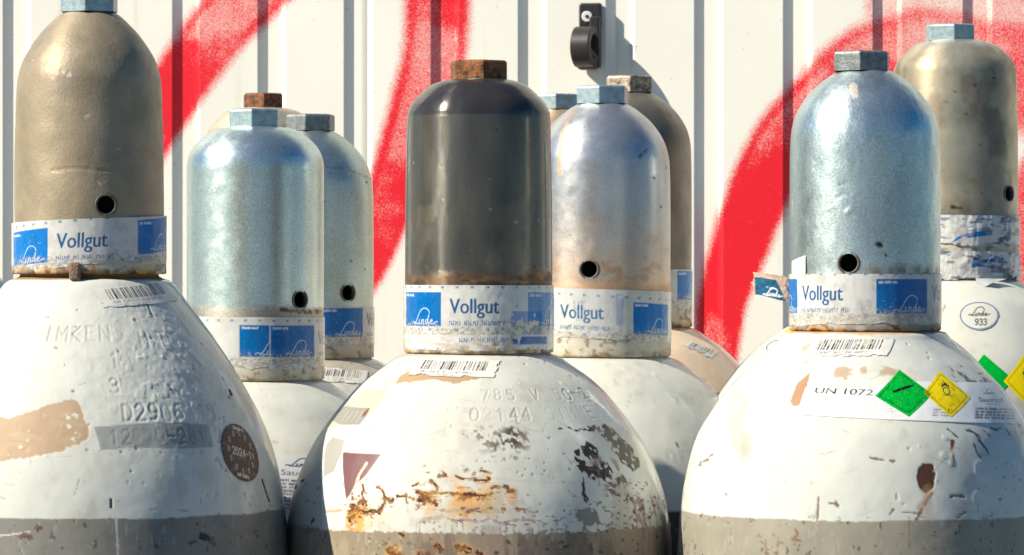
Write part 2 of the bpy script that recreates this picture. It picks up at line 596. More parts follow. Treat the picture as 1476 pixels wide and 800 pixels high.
    def poly(s, pl, c, g=None, rag=0.0, seed=1, a=1.0, soft=0.0004, holes=0.0, hscale=300, depth=0.0, ret=False):
        ft = s.pts(pl)
        w = s.win(ft, rag + .004)
        R0 = s.R[w]
        f = s.PH[w]; t = s.S[w].copy()
        Q = s.P[w]
        R1 = float(np.mean([np.interp(q[1], s.s, s.r) for q in ft]))
        X, Y = f * R1, t
        if rag:
            X = X + (fbm(Q, 150, seed) - .5) * rag * 2
            Y = Y + (fbm(Q, 150, seed + 9) - .5) * rag * 2
            X = X + (fbm(Q, 520, seed + 2) - .5) * min(rag, .002)
            Y = Y + (fbm(Q, 520, seed + 7) - .5) * min(rag, .002)
        pp = [(q[0] * R1, q[1]) for q in ft]
        inside = np.zeros(X.shape, bool)
        dd = np.full(X.shape, 1.0)
        for (ax, ay), (bx, by) in zip(pp, pp[1:] + pp[:1]):
            cond = ((ay > Y) != (by > Y))
            xi = (bx - ax) * (Y - ay) / ((by - ay) if by != ay else 1e-9) + ax
            inside ^= cond & (X < xi)
            vx, vy = bx - ax, by - ay
            tt = np.clip(((X - ax) * vx + (Y - ay) * vy) / (vx * vx + vy * vy + 1e-12), 0, 1)
            dd = np.minimum(dd, np.hypot(X - ax - tt * vx, Y - ay - tt * vy))
        m = np.clip(np.where(inside, dd, -dd) / soft + .5, 0, 1)
        if holes:
            h = fbm(Q, hscale, seed + 31)
            m = m * sstep(holes - .04, holes + .04, h)
        M = np.zeros(s.R.shape)
        M[w] = m
        if ret: return M
        s.blend(M * a, c, g)
        if depth: s.d -= depth * M
        return M
    def spots(s, n, box, smin, smax, c, seed=1, g=.7, depth=0.0, a=1.0, stretch=1):
        r = random.Random(seed)
        for k in range(n):
            px, py = r.uniform(box[0], box[2]), r.uniform(box[1], box[3])
            q = r.uniform(smin, smax)
            L = q * 2.44 * 1000 * r.uniform(.2, 1.4) * stretch
            an = r.uniform(-.6, .6)
            s.stroke([(px, py), (px + L * math.cos(an), py + L * math.sin(an))], q, c, g, q * .9, seed + k, a * r.uniform(.5, 1), depth=depth)
    def stamp(s, text, px, py, h, depth=0.00035, w=0.0010, rot=0.0, gap=.45, sx=.75, tint=None, miss=0.0, seed=0):
        """lettering punched into the steel: h letter height in metres, start at pixel"""
        phi0, t0 = s.inv(px, py)
        R = float(np.interp(t0, s.s, s.r))
        x = 0.0
        k = h / 1.5
        rr = random.Random(seed)
        for ch in text:
            wob = rr.uniform(-.06, .06) * h
            if ch in STROKE:
                for pl in STROKE[ch]:
                    ft = []
                    for q in pl:
                        X = x + q[0] * k * sx / .75 * .85
                        Y = q[1] * k + wob
                        X, Y = X * math.cos(rot) - Y * math.sin(rot), X * math.sin(rot) + Y * math.cos(rot)
                        ft.append((phi0 + X / R, t0 - Y))
                    wd = rr.uniform(.35, 1.0)
                    d = s.seg(ft, w * 3)
                    m = np.exp(-(d / (w * .50)) ** 2)
                    rim = np.exp(-((d - w * 1.1) / (w * .5)) ** 2)
                    s.d += (-depth * m + depth * .35 * rim) * wd * wd * .6
                    if tint is not None: s.blend(m * .55 * wd * wd, np.array(tint) * .6)
            x += k * (sx + gap)
    def build(s, name, mat, parent, keep=None):
        return grid_mesh(name, s.P + s.N * s.d[..., None], mat, parent, s.c, s.g, closed=True, keep=keep)

def patch(name, lathe, quad, cv, mat, parent, lift=0.0003, keep=None, curl=None):
    """a sticker: the print cv laid on the lathe between four photograph corners TL TR BR BL"""
    q = lathe.pts(quad)
    U, V = cv.x / cv.w, 1 - cv.y / cv.h
    def bil(k):
        return (q[0][k] * (1 - U) * (1 - V) + q[1][k] * U * (1 - V) + q[2][k] * U * V + q[3][k] * (1 - U) * V)
    f, t = bil(0), bil(1)
    P, N = lathe.at(f, t, lift)
    P = P + N * ((vnoise(P, 180, 5) - .5) * .00018)[..., None]
    if curl is not None: P = P + N * curl[..., None]
    return grid_mesh(name, P[::-1], mat, parent, cv.c[::-1], cv.r[::-1], keep=(cv.a[::-1] > .5))

# ------------------------------------------------------------------ colours (albedo)
WHITE = np.array((.61, .615, .56))
CREAM = np.array((.56, .53, .44))
GREY = np.array((.16, .153, .137))
BLUE = np.array((.0, .155, .50))
NAVY = np.array((.02, .10, .26))
BLACK = np.array((.03, .028, .03))
TAN = np.array((.42, .285, .17))
RUST = np.array((.075, .027, .012))
ORANGE = np.array((.66, .32, .06))
BROWN = np.array((.045, .025, .02))
PAPER = np.array((.60, .60, .60))

# ------------------------------------------------------------------ ground and wall
def build_ground():
    m, nt, b = new_mat('concrete')
    v = coords(nt)
    c = mix(nt, maprange(nt, noise(nt, v, 1.2, 6), .35, .65, 0, 1), (.12, .11, .095), (.17, .155, .135))
    c = mix(nt, maprange(nt, noise(nt, v, 60, 3), .3, .7, 0, .35), c, (.18, .17, .15))
    nt.links.new(c, b.inputs['Base Color'])
    b.inputs['Roughness'].default_value = .85
    bump(nt, b, noise(nt, v, 80, 4), .4, .003)
    s = 120
    o = poly_mesh('ground', [(-s, -s, GROUND), (s, -s, GROUND), (s, s, GROUND), (-s, s, GROUND)], [(0, 1, 2, 3)], m)
    o['kind'] = 'structure'
build_ground()

WY, WTH = 1.12, math.radians(9)
WD = np.array((math.cos(WTH), -math.sin(WTH)))
WN = np.array((-math.sin(WTH), -math.cos(WTH)))
def wall_t(px):
    k = (px - 738) / F
    return k * (D + WY) / (WD[0] - k * WD[1])
def wall_z(px, py):
    t = wall_t(px)
    return (400 - py) * (D + WY + t * WD[1]) / F
RIB = [15, 133, 251, 375, 498, 624, 750, 877, 1006, 1134, 1266, 1397]
ribt = [wall_t(x) for x in RIB]
PER = (ribt[-1] - ribt[0]) / 11
T0 = ribt[0] + .5 * sum(ribt[k] - ribt[0] - k * PER for k in range(12)) / 12
def smooth_wall(t):
    """depth (towards the camera) of the ribbed sheet at distance t along the wall"""
    u = (t - T0 + PER * 20) % PER
    sl, dp, rc, sr = .0078, .0047, .0125, .0046
    # dark slope centred on the rib mark, shallow trough, slope back out
    u = (u + sl / 2) % PER
    return np.interp(u, [0, sl, sl + rc, sl + rc + sr, PER], [dp, 0, 0, dp, dp])

def build_wall():
    m, nt, b = new_mat('cream_sheet_steel')
    v = coords(nt)
    at = nt.nodes.new('ShaderNodeAttribute')
    at.attribute_name = 'spray'
    base = mix(nt, maprange(nt, noise(nt, v, 7, 4), .35, .65, 0, 1), (.82, .80, .725), (.86, .84, .77))
    base = mix(nt, maprange(nt, noise(nt, coords(nt, (40, 40, 2)), 3, 4), .62, .75, 0, .25), base, (.55, .50, .42))
    base = mix(nt, maprange(nt, noise(nt, v, 260, 2), .72, .76, 0, .6), base, (.32, .27, .22))
    n1 = noise(nt, v, 800, 2, .7)
    n2 = noise(nt, v, 90, 3, .6)
    s1 = nt.nodes.new('ShaderNodeMath'); s1.operation = 'ADD'
    nt.links.new(maprange(nt, n1, .3, .7, -.26, .26), s1.inputs[0])
    nt.links.new(maprange(nt, n2, .3, .7, -.05, .05), s1.inputs[1])
    s2 = nt.nodes.new('ShaderNodeMath'); s2.operation = 'ADD'
    nt.links.new(at.outputs['Fac'], s2.inputs[0])
    nt.links.new(s1.outputs[0], s2.inputs[1])
    fac = maprange(nt, s2.outputs[0], .05, .80, 0, 1)
    nt.nodes[-1].clamp = True
    # no spray at all where the density is zero
    gate = maprange(nt, at.outputs['Fac'], .0, .12, 0, 1)
    mm = nt.nodes.new('ShaderNodeMath'); mm.operation = 'MULTIPLY'
    nt.links.new(fac, mm.inputs[0]); nt.links.new(gate, mm.inputs[1])
    col = mix(nt, mm.outputs[0], base, (.78, .006, .02))
    nt.links.new(col, b.inputs['Base Color'])
    b.inputs['Roughness'].default_value = .42
    bump(nt, b, noise(nt, v, 25, 3), .15, .0015)

    root = empty('corrugated_wall', (0, WY, GROUND), 'cream white ribbed steel wall with red sprayed graffiti behind all the cylinders', 'wall')
    # spray strokes, in pixels of the photograph: centre line, half width, density
    strokes = [
        ([(120, 330), (170, 262), (205, 205), (233, 158), (262, 117), (300, 62), (340, 16), (392, -36), (450, -80)], [42, 42, 42, 42, 43, 45, 46, 46, 46], [1.05] * 4 + [.96, .8, .9, .9, .9]),
        ([(640, -80), (634, -20), (630, 60), (614, 140), (592, 210), (566, 285), (538, 350), (505, 410), (470, 450)], [46, 48, 46, 46, 42, 38, 36, 34, 30], [1, .98, .88, 1, 1, 1, 1, 1, 1]),
        ([(1030, 620), (1032, 530), (1040, 445), (1068, 350), (1092, 285), (1130, 205), (1180, 150), (1250, 92), (1330, 78), (1410, 96), (1480, 112), (1560, 150)], [30, 31, 34, 42, 44, 46, 46, 54, 68, 74, 76, 70], [1.15, 1.15, 1.15, 1.12, 1.08, 1.0, .92, .78, .70, .66, .7, .7]),
        ([(1290, 14), (1380, -4), (1480, -10), (1560, 20)], [42, 50, 56, 56], [.4] * 4),
        ([(1560, 180), (1500, 245), (1478, 320), (1470, 390)], [30, 30, 30, 24], [.7] * 4),
    ]
    seam = wall_t(530)
    seams = [seam - PER * 11, seam - PER * 5.5 - .0, seam, seam + PER * 8]
    edges = [-1.6, seam, seam + PER * 13, 1.6]
    for a_, b_ in zip(edges[:-1], edges[1:]):
        lo, hi = max(a_, wall_t(-60)), min(b_, wall_t(1540))
        ts = []
        def add(x0, x1, st):
            if x1 > x0: ts.extend(np.linspace(x0, x1, max(2, int((x1 - x0) / st) + 1)))
        add(a_, min(b_, lo), .03)
        add(max(a_, lo), min(b_, hi), .0030)
        add(max(a_, hi), b_, .03)
        k0 = int((a_ - T0) / PER) - 2
        for k in range(k0, k0 + 60):
            for d_ in (0, .0078, .0078 + .0125, .0078 + .0175):
                t = T0 + k * PER + d_ - .0039
                if a_ < t < b_: ts.extend([t - .0004, t, t + .0004])
        ts = np.unique(np.round(np.array(ts), 5))
        zs = np.unique(np.round(np.concatenate([np.linspace(GROUND, -.30, 12), np.linspace(-.15, .27, 150), np.linspace(.27, 1.2, 10)]), 5))
        T, Z = np.meshgrid(ts, zs)
        dep = smooth_wall(T)
        dep = dep + (.0014 if a_ < seam - .01 else 0.0)
        dep[:, -1] -= .0016
        X = T * WD[0] + WN[0] * dep
        Y = WY + T * WD[1] + WN[1] * dep
        # photograph position of every point, to measure distance to the strokes' centre lines on the flat sheet
        P2 = np.stack([T, Z], -1)
        q = np.stack([T, Z, T * 0], -1)
        den = np.zeros(T.shape)
        for ctr, hw, amp in strokes:
            cp = np.array([(wall_t(x), wall_z(x, y)) for x, y in ctr])
            wp = np.array(hw) / (F / (D + WY))
            # resample smoothly
            kk = np.arange(len(cp)); kf = np.linspace(0, len(cp) - 1, len(cp) * 4)
            cx_, cz_, w_ = spline(kk, cp[:, 0], kf), spline(kk, cp[:, 1], kf), np.interp(kf, kk, wp)
            best = np.full(T.shape, 9.0)
            am = np.interp(kf, kk, amp)
            ampf = np.zeros(T.shape)
            for n in range(len(kf) - 1):
                A = np.array((cx_[n], cz_[n])); B = np.array((cx_[n + 1], cz_[n + 1])); vv = B - A
                tt = np.clip(((P2 - A) @ vv) / (vv @ vv), 0, 1)
                dd = np.linalg.norm(P2 - A - tt[..., None] * vv, axis=-1) / (w_[n] + (w_[n + 1] - w_[n]) * tt)
                nearer = dd < best
                ampf[nearer] = am[n]
                best = np.minimum(best, dd)
            wob = (fbm(q, 16, 3) - .5) * .18
            e1 = 1 - sstep(.72, 1.28, best + wob)
            core = ampf * (1 - .36 * sstep(.42, .62, fbm(q, 13, 8, 4)) * (1 - sstep(.55, .9, best)))
            den = np.maximum(den, e1 * np.clip(core, 0, 1))
        P = np.stack([X, Y, Z], -1)
        grid_mesh('steel_panel', P, m, root, extra=den, smooth=False)
    # lap strip where two sheets overlap
    return root
build_wall()

# ------------------------------------------------------------------ pipe clip on the wall
def tube(c, axis, r0, r1, length, n=48, flat=None):
    """thick ring: verts, faces. axis unit vector, centre c"""
    ax = Vector(axis).normalized()
    up = Vector((0, 0, 1))
    sd_ = ax.cross(up).normalized()
    V, Fc = [], []
    for (r, h) in ((r1, -.5), (r1, .5), (r0, .5), (r0, -.5)):
        for k in range(n):
            a_ = 2 * math.pi * k / n
            V.append(Vector(c) + ax * h * length + (sd_ * math.cos(a_) + up * math.sin(a_)) * r)
    for q in range(4):
        for k in range(n):
            Fc.append((q * n + k, q * n + (k + 1) % n, ((q + 1) % 4) * n + (k + 1) % n, ((q + 1) % 4) * n + k))
    return V, Fc

def box(c, ux, uy, uz, sx, sy, sz):
    V = []
    for a_ in (-.5, .5):
        for b_ in (-.5, .5):
            for c_ in (-.5, .5):
                V.append(Vector(c) + ux * sx * a_ + uy * sy * b_ + uz * sz * c_)
    return V, [(0, 1, 3, 2), (4, 6, 7, 5), (0, 4, 5, 1), (2, 3, 7, 6), (0, 2, 6, 4), (1, 5, 7, 3)]

def build_clip():
    ux, un, uz = Vector((WD[0], WD[1], 0)), Vector((WN[0], WN[1], 0)), Vector((0, 0, 1))
    def wp(px, py, out):
        t = wall_t(px)
        z = wall_z(px, py)
        return Vector((t * WD[0], WY + t * WD[1], z)) + un * (out + .0052)
    root = empty('pipe_clip', wp(850, 60, 0), 'black plastic pipe clip with a round eye bolted to the cream ribbed wall', 'bracket')
    c = wp(853, 23, .003)
    V, Fc = box(c, ux, un, uz, .0195, .006, .021)
    poly_mesh('plate', V, Fc, M_BLACK, root, bevel=.0018)
    c = wp(861, 62, .008)
    V, Fc = box(c, ux, un, uz, .009, .012, .044)
    poly_mesh('spine', V, Fc, M_BLACK, root, bevel=.0015)
    ax = Vector((math.cos(math.radians(20)), -math.sin(math.radians(20)), 0))
    c = wp(850, 70, .020)
    V, Fc = tube(c, ax, .0105, .0175, .0170)
    o = poly_mesh('eye', V, Fc, M_BLACK, root, bevel=.0012)
    V, Fc = box(wp(851, 92, .012), ax, un, uz, .016, .018, .012)
    poly_mesh('foot', V, Fc, M_BLACK, root, bevel=.002)
    V, Fc = tube(wp(849, 25, .0068), un, .0001, .0046, .0022, 32)
    bo = poly_mesh('bolt', V, Fc, M_BOLT, root, bevel=.0005)
    V, Fc = tube(wp(849, 25, .0081), un, .0001, .0016, .0006, 6)
    poly_mesh('socket', V, Fc, M_BOLT_DARK, bo)
build_clip()

# ------------------------------------------------------------------ the Vollgut tape
def tape_canvas(H, res, off, seed, wear=.5, width=None, shift2=None, tilt=0.0, rb=.0453, grime=.5, y0=3.4, skew=0.0, torn=0.0, double=None, clean=False):
    """tape wound round the neck: width = front arc of 190 degrees. off = phase in degrees of the left edge of a blue panel"""
    deg = rb * 1000 * math.pi / 180          # mm of tape per degree
    W = 190 * deg
    cv = Canvas(W, H, res, PAPER)
    cv.r[:] = .24
    X0 = 95 * deg
    def layer(cv, off, y0, a=1.0, seed=1, slope=tilt):
        per = 115
        for n in range(-3, 3):
            bx = X0 + (off + n * per) * deg
            yy = y0 + slope * (bx - X0)
            if bx > W + 5 or bx + per * deg < -5: continue
            bw = 45 * deg
            blue = BLUE * RNG.uniform(.85, 1.1)
            cv.poly([(bx, yy), (bx + bw, yy + slope * bw), (bx + bw, yy + 20 + slope * bw), (bx, yy + 20)], blue, a)
            cv.logo(bx + bw * .30, yy + 1.0 + slope * bw * .6, bw * .63, .42, (.70, .75, .8), a)
            cv.scribble(bx + 1.6, yy + 17.6, 11, 1.1, (.8, .85, .95), seed, a, .3)
            tx = bx + 52 * deg
            cv.text('Vollgut', tx, yy + 7.8 + slope * (tx - bx), 12.6, NAVY, .83, bold=.45, a=a, shear=slope)
            cv.scribble(tx, yy + .8 + slope * (tx - bx), 34, 2.1, (.02, .12, .32), seed + n + 7, a, .46)
        k = 0
        x = -3.0
        r_ = random.Random(seed)
        while x < W:
            for yb in (y0 + 22.2, y0 - 2.6):
                for q in range(2):
                    cv.rect(x + q * 1.1, yb + slope * (x - X0), x + q * 1.1 + .9, yb + 1.4 + slope * (x - X0), (.06, .16, .36), a=a * r_.uniform(.7, 1))
            x += 9.2
    layer(cv, off, y0, 1, seed)
    if double: 
        o2, y2, xa, xb, aa = double
        c0 = cv.c.copy()
        if aa > .9:
            cv.c[:] = PAPER
            layer(cv, o2, y2, 1.0, seed + 5, tilt)
        else:
            cv.put(np.full(cv.x.shape, .35), (.35, .48, .60))
            layer(cv, o2, y2, .8, seed + 5, tilt * 1.5)
        m = sstep(xa - .4, xa + .4, cv.x + vnoise(cv.p, .2, 3)) * (1 - sstep(xb - .4, xb + .4, cv.x)) * aa
        cv.c = c0 + (cv.c - c0) * m[..., None]
    # wear: grime, rubbed print, scuffs
    n1 = fbm(cv.p, .22, seed, 4)
    n2 = fbm(cv.p * np.array((.7, 1.6, 1)), .8, seed + 2, 3)
    low = 1 - sstep(y0 - 3, y0 + 6, cv.y)
    m = sstep(.58, .66, n2 + low * .12 + (n1 - .5) * .35 - (1 - wear) * .10) * np.clip(low * 1.1 + .05 * wear, 0, 1)
    cv.put(m * .7, np.array((.25, .23, .24)))
    m = sstep(.60, .66, fbm(cv.p, .9, seed + 5) + low * .10 - (1 - wear) * .05) * np.clip(low * 1.2, 0, 1)
    cv.put(m * .8, np.array((.52, .46, .36)))
    cv.c *= (1 - sstep(.45, .75, n1) * .25 * grime)[..., None] * np.array((1, .99, .97))
    cv.put(sstep(.84, .88, fbm(cv.p, 1.4, seed + 8, 2)) * .5 * wear, (.8, .8, .8))
    # torn lower and upper edge
    e1 = (fbm(cv.p * np.array((1, .01, 1)), .12, seed + 11, 4) - .5)
    cv.a = np.where((cv.y < 1.0 + torn * 5 * e1 + torn) | (cv.y > H - .15 - max(0, torn * .3) * np.abs(e1)), 0, 1)
    return cv

def wrap(cv, name, L, zc, rb, tilt, parent, mat=M_BAND, seed=1, crinkle=.0004, keep=None, wave=0.0):
    """wind a canvas round the axis of lathe L, lower edge at height zc"""
    phi = (cv.x / cv.w * 190 - 95) * math.pi / 180
    z = zc + cv.y / 1000 + tilt * phi * rb + wave * np.cos(phi * 1.3)
    q = np.stack([np.sin(phi) * rb, -np.cos(phi) * rb, z], -1)
    r = rb + (fbm(q, 60, seed) - .5) * crinkle * 2 + (np.abs(fbm(q * np.array((1, 1, .6)), 140, seed + 4) - .5)) * crinkle * 1.6
    P = np.stack([L[0] + np.sin(phi) * r, L[1] - np.cos(phi) * r, z], -1)
    return grid_mesh(name, P, mat, parent, cv.c, cv.r, keep=(cv.a > .5))

# ------------------------------------------------------------------ cylinders
def mm(prof, k=.001):
    return [(r * k, z * k) for r, z in prof]

SHOULDER = {
 'tall':  [(57, -13), (72, -33), (87, -56), (103, -87), (111.5, -114), (115.5, -141), (117, -166), (117, -190)],
 'squat': [(54.5, -6.0), (68, -16), (80, -28.5), (90, -41), (98.5, -54), (105.5, -69), (110.5, -84), (113.5, -101), (114.8, -120), (115, -140)],
 'mid':   [(50, -4.5), (58, -12), (68, -21), (80, -33.5), (90, -47), (98, -61), (103.2, -77), (106.6, -95), (108.8, -115), (110, -145)],
}
CAPS = {  # radius, drop below the top of the dome (mm at true size), from photograph outlines
 'tall':   [(14.5, 1.2), (24.6, 9.5), (32.8, 19.5), (39, 30.5), (42, 42), (42.9, 58), (43.6, 100)],
 'square': [(15.5, .6), (25.5, 3), (35, 10), (40.8, 17), (42.6, 23), (42.9, 36), (43.6, 80)],
 'soft':   [(17, 1.2), (24.5, 2.6), (33.2, 7.5), (40.2, 14.8), (43.2, 21.5), (44, 28), (44, 60)],
 'round':  [(14.5, 1), (27, 9), (35.8, 18.6), (41, 28.4), (43.3, 39), (43.8, 52), (44, 80)],
}

class Cyl:
    def __init__(s, cx, cy, neck, shoulder, step, ring_px, label, cap_top, bottom_px=815, gap=.0006):
        s.cx, s.cy = cx, cy
        s.neck = neck
        s.root = empty('gas_cylinder', (cx, cy, GROUND), label, 'gas cylinder', 'steel gas cylinders standing upright in rows')
        prof = [(.0405, neck + .012), (.0405, neck + .002), (.0425, neck + .0004), (.047, neck - .0012)] + \
               [(r / 1000, neck + z / 1000) for r, z in SHOULDER[shoulder]]
        rb = prof[-1][0]
        prof += [(rb, neck - .25), (rb, neck - .5), (rb, GROUND + .03), (rb - .004, GROUND + .008), (rb - .015, GROUND)]
        k = F / (D + cy - .1)
        zb = (400 - bottom_px) / k
        s.L = Lathe(cx, cy, prof, None, step, bot_fine=zb)
        s.L.c[:] = WHITE
        s.L.g[:] = .18

def hexnut(c, mat, parent, rot, r=.018, h=.0115, top=True):
    V, Fc = [], []
    n = 6
    rings = [(r, -h * .5), (r, h * .5 - .0012), (r * .93, h * .5), (r * .52, h * .5), (r * .50, h * .5 - .004)]
    for rr, z in rings:
        for k in range(n):
            a_ = math.radians(rot) + 2 * math.pi * k / n
            V.append(Vector(c) + Vector((rr * math.sin(a_), -rr * math.cos(a_), z)))
    for q in range(len(rings) - 1):
        for k in range(n):
            Fc.append((q * n + k, q * n + (k + 1) % n, (q + 1) * n + (k + 1) % n, (q + 1) * n + k))
    Fc.append(tuple(range((len(rings) - 1) * n, len(rings) * n)))
    return poly_mesh('hex_nut', V, Fc, mat, parent, bevel=.0006)

def cap(cy_, kind, top, bottom, mat, colour, rough, nutmat, nutrot, hole=None, painter=None, nut_r=.018, nut_h=.0115, step=.0011, nut_dx=0):
    L0 = cy_
    prof = [(.004, top - .0002 + .0004), (.010, top)] + [(r / 1000, top - d / 1000) for r, d in CAPS[kind]]
    prof += [(.0438, bottom + .003), (.0436, bottom)] if prof[-1][1] > bottom + .02 else [(.0438, bottom)]
    L = Lathe(L0.cx, L0.cy, prof, None, step, phimax=95)
    L.c[:] = colour
    L.g[:] = rough
    if painter: painter(L)
    keep = None
    if hole:
        hr = .0054
        phi, t = L.inv(*hole)
        ctr, nrm = L.at(np.array(phi), np.array(t))
        dx = (L.PH - phi) * .0438
        dz = L.S - t
        d = np.hypot(dx, dz)
        # rust or worn edge round the drilled hole
        L.blend((1 - sstep(hr * 1.05, hr * 1.5, d)) * .5, np.array(colour) * .45)
        near = (d < hr + step * .75) & (d > hr - step * 1.5)
        k = hr / np.maximum(d, 1e-6)
        moved = near & (d < hr + step * .75)
        keepv = d > hr - step * .75
        fac = np.where(near & keepv, k, 1)
        nf = phi + dx * fac / .0438
        nt = t + dz * fac
        P2, _ = L.at(nf, nt)
        sel = near & keepv
        L.P[sel] = P2[sel]
        keep = keepv
    L.P = L.P
    o = L.build('cap', mat, L0.root, keep)
    if hole:
        N = Vector(nrm)
        V, Fc = tube(Vector(ctr) - N * .0022, tuple(N), hr - .0002, hr + .0012, .0042, 40)
        # keep the outer lip just under the skin
        poly_mesh('hole_rim', V, Fc, M_DRILL, o, smooth=True)
        V, Fc = tube(Vector(ctr) - N * .02, tuple(N), .0001, hr * 3, .002, 24)
        poly_mesh('hole_shade_disc', V, Fc, M_HOLE, o, smooth=True)  # near-black disc standing in for the shade inside the hollow cap
    hexnut((L0.cx + nut_dx, L0.cy, top + nut_h * .5 - .0012), nutmat, o, nutrot, nut_r, nut_h)
    return o, L

def ring(c, top, bottom, painter=None, r=.0441, col=CREAM, seed=1, rust=.5, step=.0008):
    prof = [(r - .003, top), (r - .0006, top), (r, top - .0008), (r + .0002, (top + bottom) / 2), (r + .0002, bottom + .0008), (r - .0006, bottom), (r - .004, bottom)]
    L = Lathe(c.cx, c.cy, prof, None, step)
    L.c[:] = col
    L.g[:] = .45
    Q = L.P * np.array((1, 1, 1.8))
    n = fbm(Q, 110, seed, 4)
    lowz = 1 - sstep(bottom, bottom + .007, L.P[..., 2])
    L.blend(sstep(.50, .66, n) * .6, (.50, .43, .34), .7)
    L.blend(sstep(.60, .66, fbm(Q, 230, seed + 3, 3)) * .8, (.22, .17, .13), .8)
    L.blend(sstep(.46, .60, fbm(Q, 90, seed + 6, 3) + lowz * .12) * lowz * rust, ORANGE * .7, .8)
    L.blend(sstep(.52, .58, fbm(Q, 200, seed + 8, 3) + lowz * .08) * lowz * rust, RUST, .8)
    L.d += (n - .5) * .0004
    if painter: painter(L)
    return L.build('neck_ring', M_RING, c.root)

def zfront(py, cy, r=.0445):
    return (400 - py) * (D + cy - r) / F

def barcode(W, H, res, seed, dirt=.3):
    cv = Canvas(W, H, res, (.66, .655, .62))
    cv.r[:] = .4
    r = random.Random(seed)
    x = W * .12
    while x < W * .86:
        w = r.choice([.45, .45, .8, 1.1])
        cv.rect(x, H * .38, x + w, H * .92, (.03, .03, .04), soft=.25)
        x += w + r.choice([.4, .5, .9, 1.2])
    cv.scribble(W * .14, H * .20, W * .6, H * .10, (.06, .06, .06), seed, .9, .3)
    cv.scribble(W * .14, H * .07, W * .45, H * .07, (.1, .1, .1), seed + 3, .6, .25)
    for e_ in ([(0.2, .2), (W - .2, .2)], [(W - .2, .2), (W - .2, H - .2)], [(.2, .2), (.2, H - .2)]):
        cv.stroke(e_, .35, (.12, .12, .12), .7)
    n = fbm(cv.p, .35, seed, 4)
    ed = np.minimum(np.minimum(cv.x, W - cv.x), np.minimum(cv.y, H - cv.y))
    cv.a = np.where(ed < 1.6 * sstep(.5, .8, fbm(cv.p, .3, seed + 9, 3)), 0, 1.0)
    cv.put(sstep(.50, .68, n) * (dirt + .2), (.62, .55, .45))
    cv.put(sstep(.62, .68, fbm(cv.p, .9, seed + 4)) * dirt * 1.2, (.75, .74, .70))
    return cv

def base_wear(L, seed, stain=(.66, .58, .45), amt=.35):
    """paint that has yellowed in patches, small chips and pits"""
    n = fbm(L.P * np.array((1, 1, .6)), 18, seed, 4)
    L.blend(sstep(.50, .75, n) * amt, np.array(stain) * .82)
    L.g += (fbm(L.P, 70, seed + 1, 3) - .45) * .25
    L.d += (fbm(L.P, 28, seed + 2, 3) - .5) * .0010
    L.d += (fbm(L.P, 130, seed + 3, 2) - .5) * .00022
    for k_ in range(34):
        r_ = random.Random(seed * 100 + k_)
        x0 = 738 + L.cx * F / D + r_.uniform(-240, 240); y0 = r_.uniform(540, 790)
        an = r_.uniform(-.5, .5) + (1.4 if r_.random() < .3 else 0); ln = r_.uniform(4, 26)
        L.stroke([(x0, y0), (x0 + ln * .5 * math.cos(an), y0 + ln * .5 * math.sin(an) + r_.uniform(-1, 1)), (x0 + ln * math.cos(an), y0 + ln * math.sin(an))],
                 r_.uniform(.0003, .0008), (.30, .27, .23), .6, .0005, k_, r_.uniform(.2, .7), depth=.00008)
    dn = fbm(L.P * np.array((1, 1, .22)), 75, seed + 40, 4)
    L.blend(sstep(.56, .72, dn) * .16, (.36, .32, .26), .6)
    L.blend(sstep(.60, .70, fbm(L.P * np.array((1, 1, .6)), 150, seed + 41, 4)) * sstep(.5, .62, n) * .30, (.40, .34, .26), .6)
    ch = vnoise(L.P, 260, seed + 5)
    pat = sstep(.52, .66, fbm(L.P, 30, seed + 6))
    m = sstep(.90, .93, ch) * pat
    L.d -= m * .0003
    L.blend(m * .35, (.30, .25, .20), .7)
    L.d += sstep(.86, .93, vnoise(L.P, 210, seed + 9)) * pat * .00028

def band(L, py, colour, seed, streak=.0):
    """the lower coat of paint, with a slightly uneven edge"""
    phi, t = L.inv(738 + L.cx * F / D, py)
    w = L.S + (fbm(L.P * np.array((1, 1, .1)), 260, seed) - .5) * .0014 + (fbm(L.P * np.array((1, 1, .02)), 30, seed + 4, 2) - .5) * .0022 + (fbm(L.P * np.array((1, 1, .05)), 500, seed + 2) - .5) * streak
    m = sstep(t - .0004, t + .0004, w)
    n = fbm(L.P * np.array((1, 1, .5)), 60, seed + 3, 4)
    col = np.array(colour)[None, None] * (0.80 + .45 * n)[..., None]
    m3 = m[..., None]
    L.c[:] = L.c * (1 - m3) + col * m3
    L.g += (.42 - L.g) * m
    s2 = sstep(.66, .72, fbm(L.P * np.array((1.2, 1.2, .45)), 420, seed + 7, 3)) * m
    L.blend(s2 * .3, (.42, .40, .36))
    s3 = sstep(.72, .76, fbm(L.P, 330, seed + 9, 3)) * m
    L.blend(s3 * .7, (.06, .05, .045), .8)
    return m

def curved_drip(L, px, y0, y1, w, c, a, seed):
    L.stroke([(px, y0), (px + .5, (y0 + y1) / 2), (px, y1)], w, c, .8, w * .8, seed, a, soft=.002)

LY, CY, RY = -.012, .015, -.025     # the front row is not quite straight

